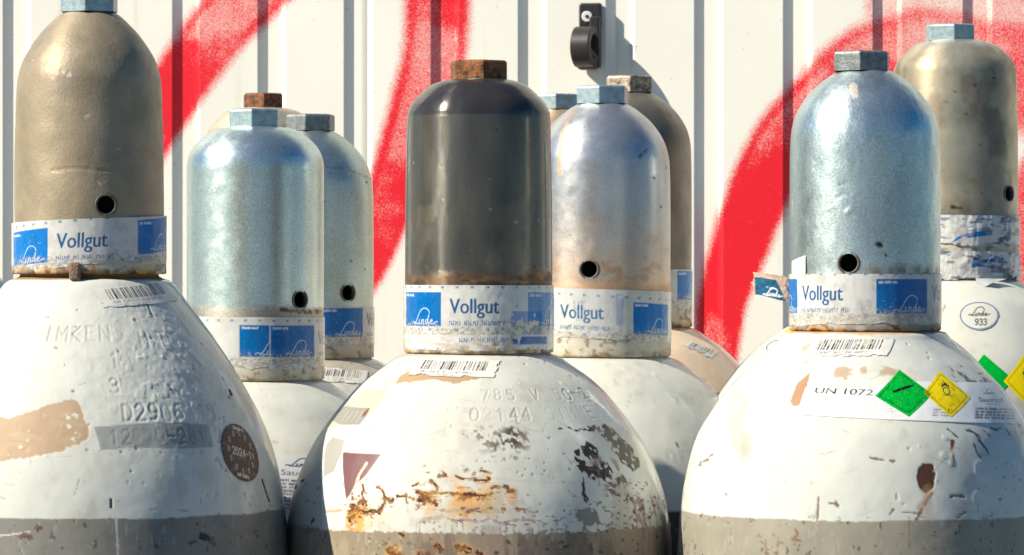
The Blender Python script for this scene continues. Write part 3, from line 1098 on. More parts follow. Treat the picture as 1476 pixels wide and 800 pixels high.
# ---------- left front cylinder (bronze-coloured cast cap)
def cyl_left():
    c = Cyl(-.2485, LY, zfront(402, LY), 'tall', .00070, None,
            'left front white cylinder with tan cast cap, brown round sticker and peeled beige patch', 0)
    L = c.L
    base_wear(L, 11, amt=.22)
    # rough area of thick, lumpy paint on the right flank of the shoulder
    f1, t1 = L.inv(235, 520)
    lump = np.exp(-(((L.PH - f1) * .1 / .045) ** 2 + ((L.S - t1) / .05) ** 2))
    L.d += lump * (fbm(L.P, 300, 44, 3) - .5) * .0005
    L.d += lump * sstep(.62, .75, vnoise(L.P, 330, 46)) * .0003
    L.blend(lump * sstep(.66, .74, fbm(L.P, 300, 47, 2)) * .5, (.45, .42, .38))
    # peeled beige patch
    P = [(-40, 560), (10, 575), (32, 596), (58, 590), (82, 582), (104, 576), (113, 579), (121, 598), (130, 625), (126, 636), (92, 650), (40, 660), (-40, 672)]
    m = L.poly(P, TAN * np.array((1.02, 1.06, 1.15)), .62, rag=.0016, seed=3, depth=.0002)
    n = fbm(L.P * np.array((.6, .6, 2.4)), 120, 9, 3)
    L.blend(m * sstep(.60, .70, n) * .6, (.47, .36, .23))
    L.blend(m * sstep(.68, .72, fbm(L.P, 220, 12, 3)) * .9, WHITE)
    L.poly([(-30, 560), (5, 566), (35, 598), (8, 604), (-30, 590)], WHITE * .98, .35, rag=.002, seed=8)
    # painted-over grey strip with punched digits
    m = L.poly([(136, 616), (180, 612), (240, 609), (300, 611), (309, 645), (250, 647), (190, 645), (146, 649)], np.array((.27, .28, .27)), .4, rag=.0006, seed=5, a=.85)
    L.blend(m * sstep(.45, .65, fbm(L.P * np.array((1, 1, .5)), 130, 71)) * .3, (.45, .45, .42))
    L.stamp('12 20-281 28', 160, 640, .0085, .0005, .0013, tint=(.22, .22, .22), seed=3)
    L.stamp('D2906/19', 178, 607, .0100, .0006, .0014, tint=(.55, .53, .49), seed=5)
    L.stamp('37', 160, 567, .0090, .0006, .0014, tint=(.45, .42, .38), seed=6, gap=.35)
    L.stamp('WX', 228, 570, .0085, .0006, .0013, tint=(.45, .42, .38), seed=7)
    L.stamp('IMKEN', 62, 490, .0100, .0005, .0013, tint=(.62, .58, .52), seed=8, gap=.5)
    L.stamp('N N', 205, 500, .0095, .0006, .0013, tint=(.5, .47, .42), seed=9)
    L.stamp('1V', 160, 530, .0100, .0006, .0013, tint=(.42, .38, .33), seed=10, gap=.9)
    L.spots(26, (60, 440, 330, 620), .0005, .0016, (.25, .2, .16), 21, depth=.0003, stretch=.7)
    L.spots(10, (120, 640, 330, 745), .0006, .0014, (.35, .3, .26), 23, depth=.0003)
    L.stroke([(212, 436), (216, 446), (221, 455)], .0011, (.25, .22, .2), .6, .0004, 2, depth=.0004)
    L.stroke([(221, 455), (216, 457)], .0009, (.25, .22, .2), .6)
    L.stroke([(160, 720), (161, 731)], .0014, BROWN, .7, .0004, 3, depth=.0003)
    L.stroke([(378, 692), (384, 712), (388, 722)], .0022, BLACK, .7, .0006, 4)
    L.stroke([(331, 563), (333, 568)], .003, BLACK, .7, .0006, 4)
    L.spots(8, (360, 725, 395, 746), .0008, .0018, BROWN, 24)
    L.stroke([(258, 735), (272, 737)], .0010, (.35, .38, .4), .6, .0006, 5)
    f0, t0 = L.inv(129, 402)
    L.blend(1 - sstep(t0 + .0006, t0 + .0022, L.S), (.30, .17, .08), .8)
    band(L, 748, GREY * 1.35, 61)
    L.stroke([(0, 772), (20, 770), (44, 766)], .0008, (.6, .58, .54), .6, .0004, 6)
    L.stroke([(167, 745), (170, 800)], .0010, (.5, .48, .45), .5, .0006, 7)
    L.spots(5, (30, 760, 60, 775), .0015, .003, (.12, .06, .04), 25)
    L.spots(5, (262, 772, 300, 784), .002, .004, (.05, .04, .04), 26)
    L.spots(26, (0, 752, 400, 830), .0003, .0008, (.32, .31, .28), 27, stretch=4, a=.7)
    body = L.build('body', M_BODY, c.root)
    # ring, cap
    zb = c.neck + .0028
    def rp(R):
        R.blend(sstep(.40, .60, fbm(R.P, 120, 3)) * .35, (.45, .36, .24))
    ring(c, zb + .030, zb, rp, r=.0450, seed=31, rust=.9)
    def cp(Lc):
        n = fbm(Lc.P, 22, 5, 4)
        Lc.blend(sstep(.45, .7, n) * .5, (.31, .25, .17))
        Lc.blend(sstep(.55, .8, fbm(Lc.P, 35, 8, 3)) * .3, (.25, .22, .19))
        Lc.d += (fbm(Lc.P, 60, 6, 3) - .5) * .0007
        Lc.stroke([(75, 246), (110, 243), (160, 247)], .0010, None, None, .0006, 4, depth=.00045)
        Lc.stroke([(60, 236), (120, 232)], .0008, None, None, .0006, 6, depth=.0003)
        Lc.spots(10, (45, 60, 190, 300), .0006, .0016, (.62, .56, .44), 31, .4, .0003)
    cap(c, 'tall', zfront(10, LY, .03), zb + .022, M_CAST, (.325, .26, .175), .50, M_NUT_ZINC, -2, (153, 295), cp)
    cv = tape_canvas(29, .35, -71, 3, wear=.8, grime=.6, tilt=.045, torn=.9, y0=5.2)
    wrap(cv, 'seal_tape', (c.cx, c.cy), zfront(387, LY), .04535, .035, c.root, seed=3, crinkle=.0002)
    cv = barcode(44, 15, .35, 4, .15)
    patch('barcode_sticker', L, [(133, 417), (232, 405), (256, 434), (149, 444)], cv, M_STICK, c.root)
    # round dark inspection sticker
    cv = Canvas(36, 36, .4, np.array((.070, .030, .024)))
    cv.r[:] = .45
    rr = np.hypot(cv.x - 18, cv.y - 18)
    cv.a = (rr < 17.6).astype(float)
    cv.lines('2024-1', 9.5, 15.5, 4.4, .8, (.62, .50, .44), .25)
    for k in range(12):
        a_ = k * math.pi / 6
        cv.lines(str((k * 5) % 10), 17 + 11.5 * math.cos(a_), 16.6 + 11.5 * math.sin(a_), 2.8, .55, (.5, .40, .35))
    cv.scribble(13, 31.6, 10, 1.4, (.75, .68, .62), 2, 1, .5)
    cv.scribble(13, 3.0, 10, 1.4, (.75, .68, .62), 4, 1, .5)
    cv.put(sstep(.6, .7, fbm(cv.p, .5, 6)) * .35, (.35, .22, .18))
    fc, tc = L.inv(348, 652)
    Rr = float(np.interp(tc, L.s, L.r))
    ang = 0.25
    X, Y = (cv.x - 18) / 1000, (cv.y - 18) / 1000
    f = fc + (X * math.cos(ang) + Y * math.sin(ang)) / Rr
    t = tc - (-X * math.sin(ang) + Y * math.cos(ang))
    Pp, Nn = L.at(f, t, .0004)
    grid_mesh('round_sticker', Pp, M_STICK, c.root, cv.c, cv.r, keep=cv.a > .5)
    # small brown lug under the ring
    fl, tl = L.inv(120, 404)
    V, Fc = box((c.cx - .0035, c.cy - .0458, zb + .0015), Vector((1, 0, 0)), Vector((0, 1, 0)), Vector((0, 0, 1)), .0065, .006, .0105)
    poly_mesh('seal_lug', V, Fc, M_LUG, c.root, bevel=.0015)

# ---------- centre front cylinder (dark cap, rust scratches)
def cyl_centre():
    c = Cyl(-.0198, CY, zfront(512, CY), 'squat', .00056, None,
            'rust-scratched white cylinder in the front middle with dark grey cap and rusty orange nut', 0)
    L = c.L
    base_wear(L, 21, amt=.30)
    # tan peel under the bar code
    L.poly([(573, 552), (578, 540), (590, 535), (640, 540), (690, 538), (690, 545), (660, 551), (620, 548), (592, 551)], TAN * .95, .6, rag=.0022, seed=4)
    L.stamp('785 V 50-2', 694, 577, .0078, .0006, .0011, tint=(.40, .37, .33), seed=11, gap=.75)
    L.stamp('02144 SIMMEL', 678, 606, .0086, .0006, .0012, tint=(.38, .35, .31), seed=12, gap=.62)
    # faint outline of a removed label
    L.stroke([(622, 607), (606, 640), (602, 655), (640, 672), (700, 687), (760, 694), (835, 695)], .0009, (.58, .52, .42), .5, .0003, 5, .8)
    L.stroke([(622, 607), (680, 604), (750, 606)], .0007, (.62, .57, .48), .5, .0003, 6, .6)
    L.stroke([(738, 606), (775, 622), (795, 604), (830, 622)], .0008, (.5, .46, .38), .5, .0003, 6, .7)
    # black scuffed cluster
    M = L.poly([(668, 621), (700, 616), (722, 620), (738, 610), (760, 622), (765, 640), (752, 660), (735, 672), (715, 655), (690, 645)], BLACK, rag=.005, seed=14, soft=.006, ret=True)
    h = fbm(L.P * np.array((1, 1, .6)), 420, 15, 3)
    core = L.poly([(715, 632), (738, 612), (752, 622), (756, 640), (735, 654), (714, 645)], BLACK, rag=.003, seed=16, soft=.006, ret=True)
    L.blend(M * sstep(.56, .61, h) * .75, (.15, .10, .08), .7)
    L.blend(core * sstep(.44, .52, h) * .9, (.06, .04, .035), .7)
    L.spots(34, (665, 615, 815, 690), .0006, .0016, (.28, .22, .18), 41, .7, .0002, .8, .6)
    # dark patches of a torn-off label, right
    for pl, sd in (([(804, 617), (866, 612), (882, 618), (905, 640), (922, 664), (922, 676), (912, 682), (893, 666), (880, 640), (866, 624), (840, 620), (806, 619)], 51),
                   ([(838, 640), (846, 635), (858, 645), (862, 660), (850, 664), (838, 652)], 52),
                   ([(826, 652), (834, 648), (836, 660), (846, 668), (840, 682), (829, 672)], 53),
                   ([(862, 658), (880, 672), (884, 690), (898, 682), (902, 694), (885, 702), (866, 690), (850, 688), (842, 676), (856, 668)], 54),
                   ([(838, 690), (842, 694), (848, 722), (844, 724), (840, 706)], 55)):
        L.poly(pl, (.030, .021, .018), .6, rag=.0030, seed=sd, holes=.40, hscale=300, soft=.0006)
    L.blend(L.poly([(846, 655), (882, 660), (905, 690), (900, 715), (850, 700)], BLACK, rag=.004, seed=56, soft=.004, ret=True) * sstep(.52, .6, fbm(L.P, 300, 57, 3)) * .7, (.22, .16, .13), .7)
    L.blend(L.poly([(850, 610), (905, 622), (930, 660), (935, 700), (880, 655)], BLACK, rag=.004, seed=58, soft=.006, ret=True) * .28, (.48, .42, .33))
    # dull dirty right flank
    L.poly([(830, 733), (848, 731), (862, 742), (868, 752), (850, 757), (836, 750)], (.16, .15, .14), .6, rag=.003, seed=61, a=.85, holes=.3)
    L.blend(L.poly([(915, 715), (945, 715), (965, 740), (968, 765), (930, 765), (915, 740)], BLACK, rag=.004, seed=62, soft=.003, ret=True) * sstep(.48, .56, fbm(L.P * np.array((1, 1, .4)), 280, 63, 3)) * .8, (.28, .19, .14), .7)
    L.spots(22, (860, 715, 960, 765), .0006, .0015, (.2, .14, .11), 64, stretch=1.6)
    L.blend(L.poly([(885, 690), (905, 690), (910, 770), (880, 770)], BLACK, rag=.006, seed=65, soft=.006, ret=True) * .5, (.33, .28, .23))
    # left: neighbour's cast shadow painted in as a sharp-edged dull beige patch, grey sticker remains, purple triangle
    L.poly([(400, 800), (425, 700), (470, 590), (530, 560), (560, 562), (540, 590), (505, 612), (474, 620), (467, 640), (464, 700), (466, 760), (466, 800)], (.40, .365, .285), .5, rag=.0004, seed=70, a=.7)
    L.spots(26, (405, 690, 464, 800), .0008, .0022, (.03, .03, .03), 77)
    L.poly([(487, 592), (498, 585), (533, 588), (528, 600), (518, 612), (490, 612), (478, 605)], (.24, .225, .20), .5, rag=.0006, seed=71, a=.9)
    for k in range(4):
        L.stroke([(492 + k * 7, 607), (502 + k * 7, 592)], .0007, (.42, .40, .37), .5)
    L.stroke([(524, 598), (530, 590)], .003, (.20, .07, .03), .8, .002, 4)
    L.poly([(471, 640), (480, 630), (497, 634), (492, 655), (482, 680), (468, 688)], (.29, .28, .25), .5, rag=.0006, seed=72, a=.85)
    m = L.poly([(495, 652), (550, 655), (528, 685), (512, 700), (500, 720), (496, 690)], (.15, .06, .065), .5, rag=.0004, seed=73)
    L.blend(m * sstep(.58, .66, fbm(L.P, 260, 74, 3)) * .5, (.12, .05, .06))
    L.stroke([(508, 720), (516, 690), (528, 668)], .0022, (.60, .48, .36), .6, .0008, 3)
    # rust scratches
    def rust(pl, w, sd=1, a=1.0):
        w = w * .78
        L.stroke(pl, w * 2.0, ORANGE * 1.0, .8, w * .8, sd + 100, .30 * a, soft=.0016)
        L.stroke(pl, w, RUST * np.array((1.1, 1.0, 1)), .85, w * .9, sd, a, depth=.0002, brk=.30)
        L.stroke([(x + 1, y + 1.5) for x, y in pl], w * 1.7, (.22, .10, .035), .85, w * 1.6, sd + 50, a * .8, brk=.52)
    # runs of orange stain below the deeper scratches
    for px, y0, y1, w, a_ in ((514, 742, 768, .009, .95), (505, 745, 768, .006, .6), (520, 735, 765, .006, .6), (668, 715, 735, .009, .9), (688, 716, 733, .008, .85), (700, 714, 738, .005, .5),
                              (738, 708, 722, .005, .7), (618, 722, 736, .007, .55), (528, 740, 755, .006, .5), (660, 692, 704, .006, .4), (700, 690, 710, .007, .45),
                              (675, 720, 752, .006, .35), (546, 740, 752, .005, .3), (560, 745, 760, .004, .25), (650, 725, 745, .005, .3)):
        curved_drip(L, px, y0, y1, w, ORANGE * np.array((1, .95, .8)), a_ * .8, int(px))
    rust([(508, 730), (511, 742), (505, 748)], .0040, 1)
    rust([(500, 738), (515, 736), (530, 738), (545, 737), (547, 740)], .0028, 2)
    rust([(513, 736), (520, 722), (524, 728)], .0022, 3)
    rust([(504, 752), (510, 742)], .0035, 4)
    rust([(543, 702), (549, 706), (554, 714), (553, 726), (548, 736)], .0017, 5)
    rust([(554, 716), (563, 721), (567, 720)], .0022, 6)
    rust([(522, 698), (524, 706), (522, 712), (528, 728)], .0015, 7)
    rust([(573, 715), (596, 718)], .0016, 8)
    rust([(585, 711), (586, 724)], .0010, 9)
    rust([(595, 700), (604, 696)], .0017, 10)
    rust([(601, 708), (612, 711), (640, 711), (665, 712), (690, 714), (706, 715)], .0017, 11)
    rust([(606, 720), (616, 720), (626, 724)], .0052, 12)
    rust([(602, 709), (612, 716), (620, 722)], .0024, 13)
    rust([(662, 713), (680, 713), (690, 714)], .0032, 14)
    rust([(621, 692), (628, 699), (631, 706), (626, 710)], .0019, 15)
    rust([(657, 686), (668, 690), (680, 690)], .0015, 16)
    rust([(686, 692), (704, 692), (703, 688)], .0018, 17)
    rust([(633, 684), (642, 686)], .0013, 18)
    rust([(637, 679), (644, 685)], .0010, 18)
    rust([(692, 678), (704, 681)], .0012, 19)
    rust([(709, 712), (710, 704), (716, 702)], .0030, 20)
    rust([(728, 700), (733, 706), (739, 709)], .0022, 21)
    rust([(745, 734), (755, 734)], .0012, 22)
    for k, px in enumerate((667, 688, 701, 710, 725)):
        rust([(px, 733 + k % 3), (px + 2, 734)], .0018, 30 + k)
    L.stroke([(625, 735), (650, 736), (690, 735), (725, 734)], .0016, (.40, .30, .24), .7, .001, 40, .7)
    L.poly([(588, 747), (605, 745), (607, 758), (590, 760)], (.5, .47, .42), .6, rag=.0015, seed=42, a=.8)
    L.stroke([(606, 752), (622, 748), (640, 745), (655, 751), (672, 749), (690, 752), (705, 748), (722, 753), (745, 749), (780, 751)], .0013, (.36, .24, .20), .7, .0016, 43, .8)
    L.stroke([(612, 748), (630, 748), (636, 745)], .0026, (.42, .36, .31), .7, .0012, 44, .8)
    L.spots(60, (600, 735, 850, 765), .0005, .0013, (.30, .18, .15), 45, stretch=.8)
    L.spots(20, (470, 690, 560, 765), .0005, .0012, (.4, .2, .1), 46)
    L.spots(26, (700, 640, 930, 740), .0004, .0011, (.25, .2, .17), 47)
    L.stroke([(470, 738), (492, 736)], .0014, (.5, .25, .12), .7, .001, 5, .8)
    L.stroke([(586, 705), (588, 738)], .0006, (.35, .28, .24), .7, .0004, 6, .7)
    L.spots(6, (505, 600, 580, 660), .0008, .0016, (.4, .34, .27), 48)
    # specks and pits of rust around the scratches, chipped dark spots
    for pl, thr, cc in (([(590, 700), (740, 700), (745, 745), (600, 750)], .62, (.16, .07, .03)), ([(495, 690), (570, 695), (565, 765), (498, 768)], .62, (.16, .07, .03)),
                        ([(600, 672), (720, 678), (720, 698), (600, 695)], .66, (.20, .11, .06)), ([(700, 735), (850, 735), (850, 768), (600, 768), (600, 745)], .62, (.20, .14, .12)),
                        ([(860, 690), (960, 700), (968, 768), (850, 768)], .60, (.14, .10, .08))):
        Mk = L.poly(pl, BLACK, rag=.004, seed=90, soft=.006, ret=True)
        L.blend(Mk * sstep(thr + .03, thr + .08, fbm(L.P * np.array((.5, .5, 1.5)), 480, 91, 3)) * .9, cc, .8)
    L.blend(L.poly([(595, 700), (750, 700), (745, 745), (600, 745)], BLACK, rag=.006, seed=92, soft=.008, ret=True) * sstep(.45, .7, fbm(L.P, 90, 93, 3)) * .5, (.52, .36, .16), .6)
    # lower coat: brown-grey, streaky
    m = band(L, 769, np.array((.27, .215, .15)), 81, .004)
    n = fbm(L.P * np.array((1, 1, .35)), 70, 83, 4)
    L.blend(m * sstep(.48, .62, n) * .6, (.38, .31, .23))
    L.blend(m * sstep(.52, .62, fbm(L.P * np.array((1, 1, .35)), 110, 84, 4)) * .6, (.13, .09, .075))
    for k in range(34):
        px = RNG.uniform(590, 930)
        L.stroke([(px, RNG.uniform(752, 764)), (px + RNG.uniform(-1.5, 1.5), RNG.uniform(775, 800))], .0009, (.28, .20, .16), .6, .0009, k, RNG.uniform(.3, .8))
    L.blend(L.poly([(695, 755), (722, 755), (722, 810), (694, 810)], BLACK, rag=.004, seed=85, soft=.004, ret=True) * .5, (.30, .20, .17))
    for px, py, w in ((565, 795, .006), (632, 789, .004), (664, 790, .0045), (672, 791, .004), (570, 799, .004), (606, 798, .003), (690, 798, .003), (578, 770, .002)):
        rust([(px - 2, py), (px + 3, py + 1)], w, int(px))
    L.spots(70, (470, 770, 960, 830), .0006, .0018, (.10, .06, .045), 86)
    L.spots(50, (470, 770, 960, 830), .0003, .0009, (.36, .30, .23), 87, stretch=1.5)
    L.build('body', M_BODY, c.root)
    zb = c.neck + .0008
    ring(c, zb + .030, zb, r=.0442, seed=41, rust=.55, col=CREAM * 1.0)
    def cp(Lc):
        z = Lc.P[..., 2]
        zw = zfront(163, CY, .04)
        up = sstep(zw - .0006, zw + .0006, z)
        Lc.blend(up * .75, (.060, .053, .055), .22)
        w = np.exp(-((z - zw) / .0007) ** 2)
        Lc.d -= w * .0002
        Lc.blend(w * .35, (.03, .03, .03))
        zl = zfront(400, CY)
        n = fbm(Lc.P * np.array((1, 1, 2.6)), 55, 4, 4)
        low = 1 - sstep(zl, zl + .006, z + (n - .5) * .010)
        Lc.blend(low * .85, (.18, .105, .06), .7)
        Lc.blend(low * sstep(.5, .6, fbm(Lc.P * np.array((1, 1, 2)), 130, 6, 3)) * .8, (.34, .20, .12), .7)
        Lc.blend(low * sstep(.58, .66, fbm(Lc.P * np.array((1, 1, 3)), 90, 9, 3)) * .7, (.06, .04, .03), .7)
        ed = sstep(.60, .75, fbm(Lc.P, 40, 13, 4)) * (1 - sstep(zl + .04, zl + .06, z))
        Lc.blend(ed * .35, (.30, .25, .18), .5)
        Lc.spots(16, (590, 180, 790, 395), .0003, .0006, (.5, .48, .42), 51, .4)
        Lc.blend(sstep(.5, .7, fbm(Lc.P * np.array((1, 1, .25)), 60, 53, 4)) * .35, (.20, .18, .13), .4)
        Lc.spots(10, (590, 180, 790, 395), .0006, .0012, (.03, .03, .03), 52, .4, .0002)
        Lc.stroke([(676, 114), (688, 113)], .0020, (.9, .9, .9), .3, .0006, 3)
    cap(c, 'square', zfront(109, CY, .03), zb + .026, M_DARK, (.118, .112, .098), .27, M_NUT_RUST, 10, None, cp)
    cv = tape_canvas(40, .36, -74, 5, wear=.35, grime=.35, torn=.5, y0=15.5, tilt=.0, double=(12, 4.5, 96, 146, .8))
    # a lower turn of the same tape shows beneath the upper one
    cv.rect(0, 0, cv.w, 10.6, (.74, .74, .72), a=.55)
    cv.scribble(64, 6.6, 42, 2.2, NAVY, 8, .9, .42)
    X0 = cv.w / 2
    cv.rect(X0 + 27 * .79, 5.0, X0 + 65 * .79, 9.6, BLUE * .7, a=.9)
    x = 30
    while x < 140:
        cv.rect(x, 2.0, x + 1.8, 3.1, (.12, .24, .4), a=.7)
        x += 9.5
    n = fbm(cv.p * np.array((.6, 1.6, 1)), .35, 7, 4)
    cv.put(sstep(.52, .60, n) * (1 - sstep(5, 13, cv.y)) * .7 * (1 - sstep(40, 75, cv.x)), (.42, .33, .25))
    cv.put(sstep(.56, .62, n) * (1 - sstep(4, 9, cv.y)) * .5, (.5, .42, .32))
    wrap(cv, 'seal_tape', (c.cx, c.cy), zfront(509, CY), .0445, -.002, c.root, seed=9, crinkle=.0004)
    cv = barcode(44, 12, .35, 9, .2)
    patch('barcode_sticker', L, [(604, 517), (722, 520), (712, 545), (588, 541)], cv, M_STICK, c.root)

# ---------- right front cylinder (zinc cap, hazard label)
def diamond(cv, cx, cy, hx, hy, c, sk=0.0):
    pass

def cyl_right():
    c = Cyl(.2064, RY, zfront(479, RY), 'mid', .00066, None,
            'front right white cylinder with rough bluish zinc cap and UN 1072 hazard label', 0)
    L = c.L
    base_wear(L, 31, amt=.18)
    L.blend(L.poly([(1160, 520), (1200, 522), (1290, 530), (1330, 535), (1330, 552), (1270, 552), (1180, 540)], TAN, rag=.004, seed=3, soft=.001, ret=True) * sstep(.45, .55, fbm(L.P * np.array((1, 1, 1.5)), 75, 5, 3)) * .85, (.42, .29, .19), .6)
    L.poly([(1140, 578), (1150, 552), (1168, 536), (1164, 556), (1152, 584), (1143, 586)], (.38, .21, .12), .65, rag=.0010, seed=6)
    L.blend(L.poly([(1055, 560), (1085, 555), (1086, 660), (1066, 662)], BLACK, rag=.004, seed=7, soft=.006, ret=True) * .6, (.40, .37, .30))
    L.blend(L.poly([(1068, 625), (1086, 620), (1086, 656), (1068, 656)], BLACK, rag=.002, seed=8, soft=.003, ret=True) * .5, (.36, .33, .27))
    L.blend(L.poly([(1155, 500), (1180, 488), (1190, 500), (1165, 515)], BLACK, rag=.003, seed=9, soft=.002, ret=True) * .7, (.45, .31, .20))
    # brown spots, drip
    L.poly([(1324, 673), (1332, 668), (1346, 669), (1349, 685), (1346, 702), (1336, 712), (1326, 704), (1321, 688)], (.085, .035, .022), .7, rag=.0008, seed=11, depth=.0003)
    L.stroke([(1344, 710), (1334, 725), (1325, 740), (1318, 756), (1312, 775), (1310, 800)], .0015, (.20, .09, .045), .7, .0007, 12, .95, brk=.30)
    L.stroke([(1340, 712), (1326, 732)], .0030, (.40, .25, .14), .7, .0012, 12, .6, soft=.0012)
    L.poly([(1368, 634), (1376, 634), (1375, 643), (1371, 650)], (.16, .05, .025), .7, rag=.0008, seed=13)
    L.stroke([(1345, 680), (1358, 665), (1370, 645)], .0006, (.45, .35, .28), .7, .0004, 14, .7)
    for k, (a_, b_, w) in enumerate((((1008, 668), (1022, 662), .0016), ((1006, 670), (1012, 672), .001), ((1022, 658), (1028, 655), .001), ((1195, 725), (1210, 728), .0011),
                            ((1205, 722), (1208, 730), .0015), ((1255, 660), (1275, 663), .0010), ((1284, 663), (1288, 665), .002), ((1283, 742), (1288, 735), .0012),
                            ((1180, 718), (1178, 750), .0012), ((1020, 752), (1026, 753), .0022), ((1043, 754), (1048, 755), .0022), ((1046, 712), (1048, 714), .0015),
                            ((1298, 738), (1330, 741), .0008), ((1372, 714), (1390, 716), .002), ((1385, 742), (1392, 738), .0018))):
        L.stroke([a_, b_], w, (.17, .10, .07), .7, w * .8, 20 + k, .85, depth=.0002)
    curved_drip(L, 1372, 648, 672, .0030, (.45, .27, .13), .5, 5)
    curved_drip(L, 1336, 708, 745, .0050, (.45, .30, .17), .35, 6)
    Mk = L.poly([(985, 735), (1476, 735), (1476, 756), (985, 756)], BLACK, rag=.003, seed=94, soft=.004, ret=True)
    L.blend(Mk * sstep(.64, .70, fbm(L.P * np.array((.6, .6, 1.4)), 420, 95, 3)) * .8, (.22, .19, .16), .7)
    # scrapes beneath the print
    for k, pl in enumerate(([(1393, 620), (1404, 624), (1412, 636), (1420, 645), (1424, 654)], [(1397, 619), (1410, 628), (1416, 640)], [(1404, 640), (1408, 652), (1414, 660)],
                            [(1418, 620), (1426, 628)], [(1450, 618), (1456, 626)], [(1366, 618), (1380, 630)], [(1428, 617), (1436, 619), (1444, 616)])):
        L.stroke(pl, .0014, (.09, .08, .09), .6, .0009, 60 + k, .9)
    # dark scrape patch with pale hatching, upper right
    M = L.poly([(1368, 532), (1385, 528), (1398, 545), (1420, 545), (1440, 560), (1446, 575), (1425, 578), (1402, 568), (1385, 560)], BLACK, rag=.003, seed=71, soft=.003, ret=True)
    L.blend(M * sstep(.46, .54, fbm(L.P * np.array((1, 1, .5)), 240, 72, 3)) * .85, (.13, .105, .09), .6)
    for k in range(9):
        x, y = 1384 + k * 6.5, 528 + k * 4.2
        L.stroke([(x, y), (x + 14, y + 16)], .0009, (.78, .78, .76), .5, .0004, k, .8)
        L.stroke([(x - 12, y + 22), (x - 2, y + 36)], .0010, (.10, .08, .08), .5, .0005, k + 20, .75)
    L.spots(30, (1360, 525, 1450, 590), .0006, .0016, (.15, .12, .11), 73)
    L.spots(14, (1380, 660, 1476, 748), .0006, .0014, (.2, .18, .17), 74, depth=.0002)
    for px, py in ((1436, 654), (1412, 720), (1414, 676)):
        f0, t0 = L.inv(px, py)
        d = np.hypot((L.PH - f0) * .11, L.S - t0)
        L.d += np.exp(-((d - .004) / .0013) ** 2) * .0002
    L.blend(L.poly([(1385, 640), (1400, 650), (1400, 760), (1376, 760), (1384, 700)], BLACK, rag=.006, seed=75, soft=.006, ret=True) * .4, (.52, .44, .36))
    band(L, 751, GREY * np.array((1.75, 1.68, 1.5)), 91)
    L.stroke([(1310, 745), (1311, 790)], .0009, (.3, .18, .1), .6, .0005, 5, .8)
    L.spots(60, (990, 755, 1476, 830), .0003, .0008, (.38, .36, .31), 92, stretch=1.5, a=.7)
    L.spots(12, (1085, 770, 1150, 800), .0008, .0018, (.13, .07, .035), 93, a=.7)
    L.stroke([(1146, 762), (1150, 770), (1146, 776), (1154, 780)], .0014, (.22, .13, .08), .7, .0007, 6)
    L.stroke([(1103, 778), (1106, 800)], .0016, (.20, .12, .06), .7, .002, 6, .6)
    L.stroke([(1122, 775), (1120, 800)], .0016, (.20, .12, .06), .7, .002, 8, .6)
    L.stroke([(1298, 770), (1350, 772)], .0008, (.2, .18, .16), .6, .0004, 7, .8)
    f0, t0 = L.inv(1247, 479)
    L.blend((1 - sstep(t0 + .0015, t0 + .0045, L.S + (fbm(L.P, 150, 8) - .5) * .005)) * .85, (.52, .30, .12), .8)
    L.build('body', M_BODY, c.root)
    zb = c.neck + .0006
    def rp(R):
        R.blend(sstep(.40, .55, fbm(R.P * np.array((1, 1, 1.4)), 150, 3)) * .55, (.36, .34, .33))
    ring(c, zb + .030, zb, rp, r=.0441, seed=51, rust=1.0, col=CREAM * .9)
    def cp(Lc):
        n = fbm(Lc.P, 30, 15, 4)
        Lc.blend(sstep(.45, .7, n) * .25, (.50, .56, .54))
        Lc.d += (fbm(Lc.P * np.array((1.4, 1.4, .8)), 150, 16, 3) - .5) * .00035
        Lc.stroke([(1221, 306), (1224, 302), (1228, 300)], .0022, (.8, .8, .78), .3, .0006, 2, depth=-.0004)
        Lc.poly([(1224, 122), (1231, 117), (1237, 126), (1238, 140), (1230, 143), (1224, 134)], (.66, .55, .46), .6, rag=.0008, seed=3, a=.75)
        Lc.stroke([(1265, 352), (1271, 353)], .0024, (.04, .04, .04), .7, .0008, 4, depth=.0004)
        Lc.stroke([(1276, 366), (1277, 368)], .0012, (.04, .04, .04), .7)
        Lc.stroke([(1142, 285), (1143, 310)], .0012, (.75, .72, .62), .5, .0008, 5)
        for k in range(18):
            x, y = RNG.uniform(1170, 1330), RNG.uniform(190, 360)
            Lc.stroke([(x, y), (x + RNG.uniform(4, 12), y - RNG.uniform(3, 9))], .0008, None, None, .0005, k, depth=RNG.choice([-.0003, .0003]))
        zl = zb + .030
        low = 1 - sstep(zl + .001, zl + .010, Lc.P[..., 2] + (n - .5) * .016)
        Lc.blend(low * .6, (.40, .33, .24), .6)
        Lc.blend(low * sstep(.55, .65, fbm(Lc.P, 200, 19, 3)) * .7, (.24, .15, .08), .7)
    cap(c, 'round', zfront(96, RY, .03), zb + .026, M_HAMMER, (.50, .59, .60), .38, M_NUT_DULL, -8, (1223, 379), cp, nut_dx=-.002)
    cv = tape_canvas(31.5, .35, 3.5, 8, wear=1.0, grime=.8, torn=.8, y0=8.2, tilt=0.0)
    n = fbm(cv.p, 1.0, 21, 3)
    cv.put(sstep(.50, .58, n) * (1 - sstep(4, 13, cv.y)) * .75, (.46, .42, .38))
    
    wrap(cv, 'seal_tape', (c.cx, c.cy), zfront(473, RY), .0445, .000, c.root, seed=13, crinkle=.0002)
    cv2 = Canvas(7, 12, .4, PAPER)
    phi = np.radians(-77 + (cv2.x / cv2.w) * 22)
    zz = zfront(396, RY) + cv2.y / 1000 * .65 + (cv2.x / cv2.w) * .0035 * (cv2.y / cv2.h)
    P = np.stack([c.cx + .0447 * np.sin(phi), c.cy - .0447 * np.cos(phi), zz], -1)
    grid_mesh('tape_end', P, M_BAND, c.root, cv2.c, cv2.r)
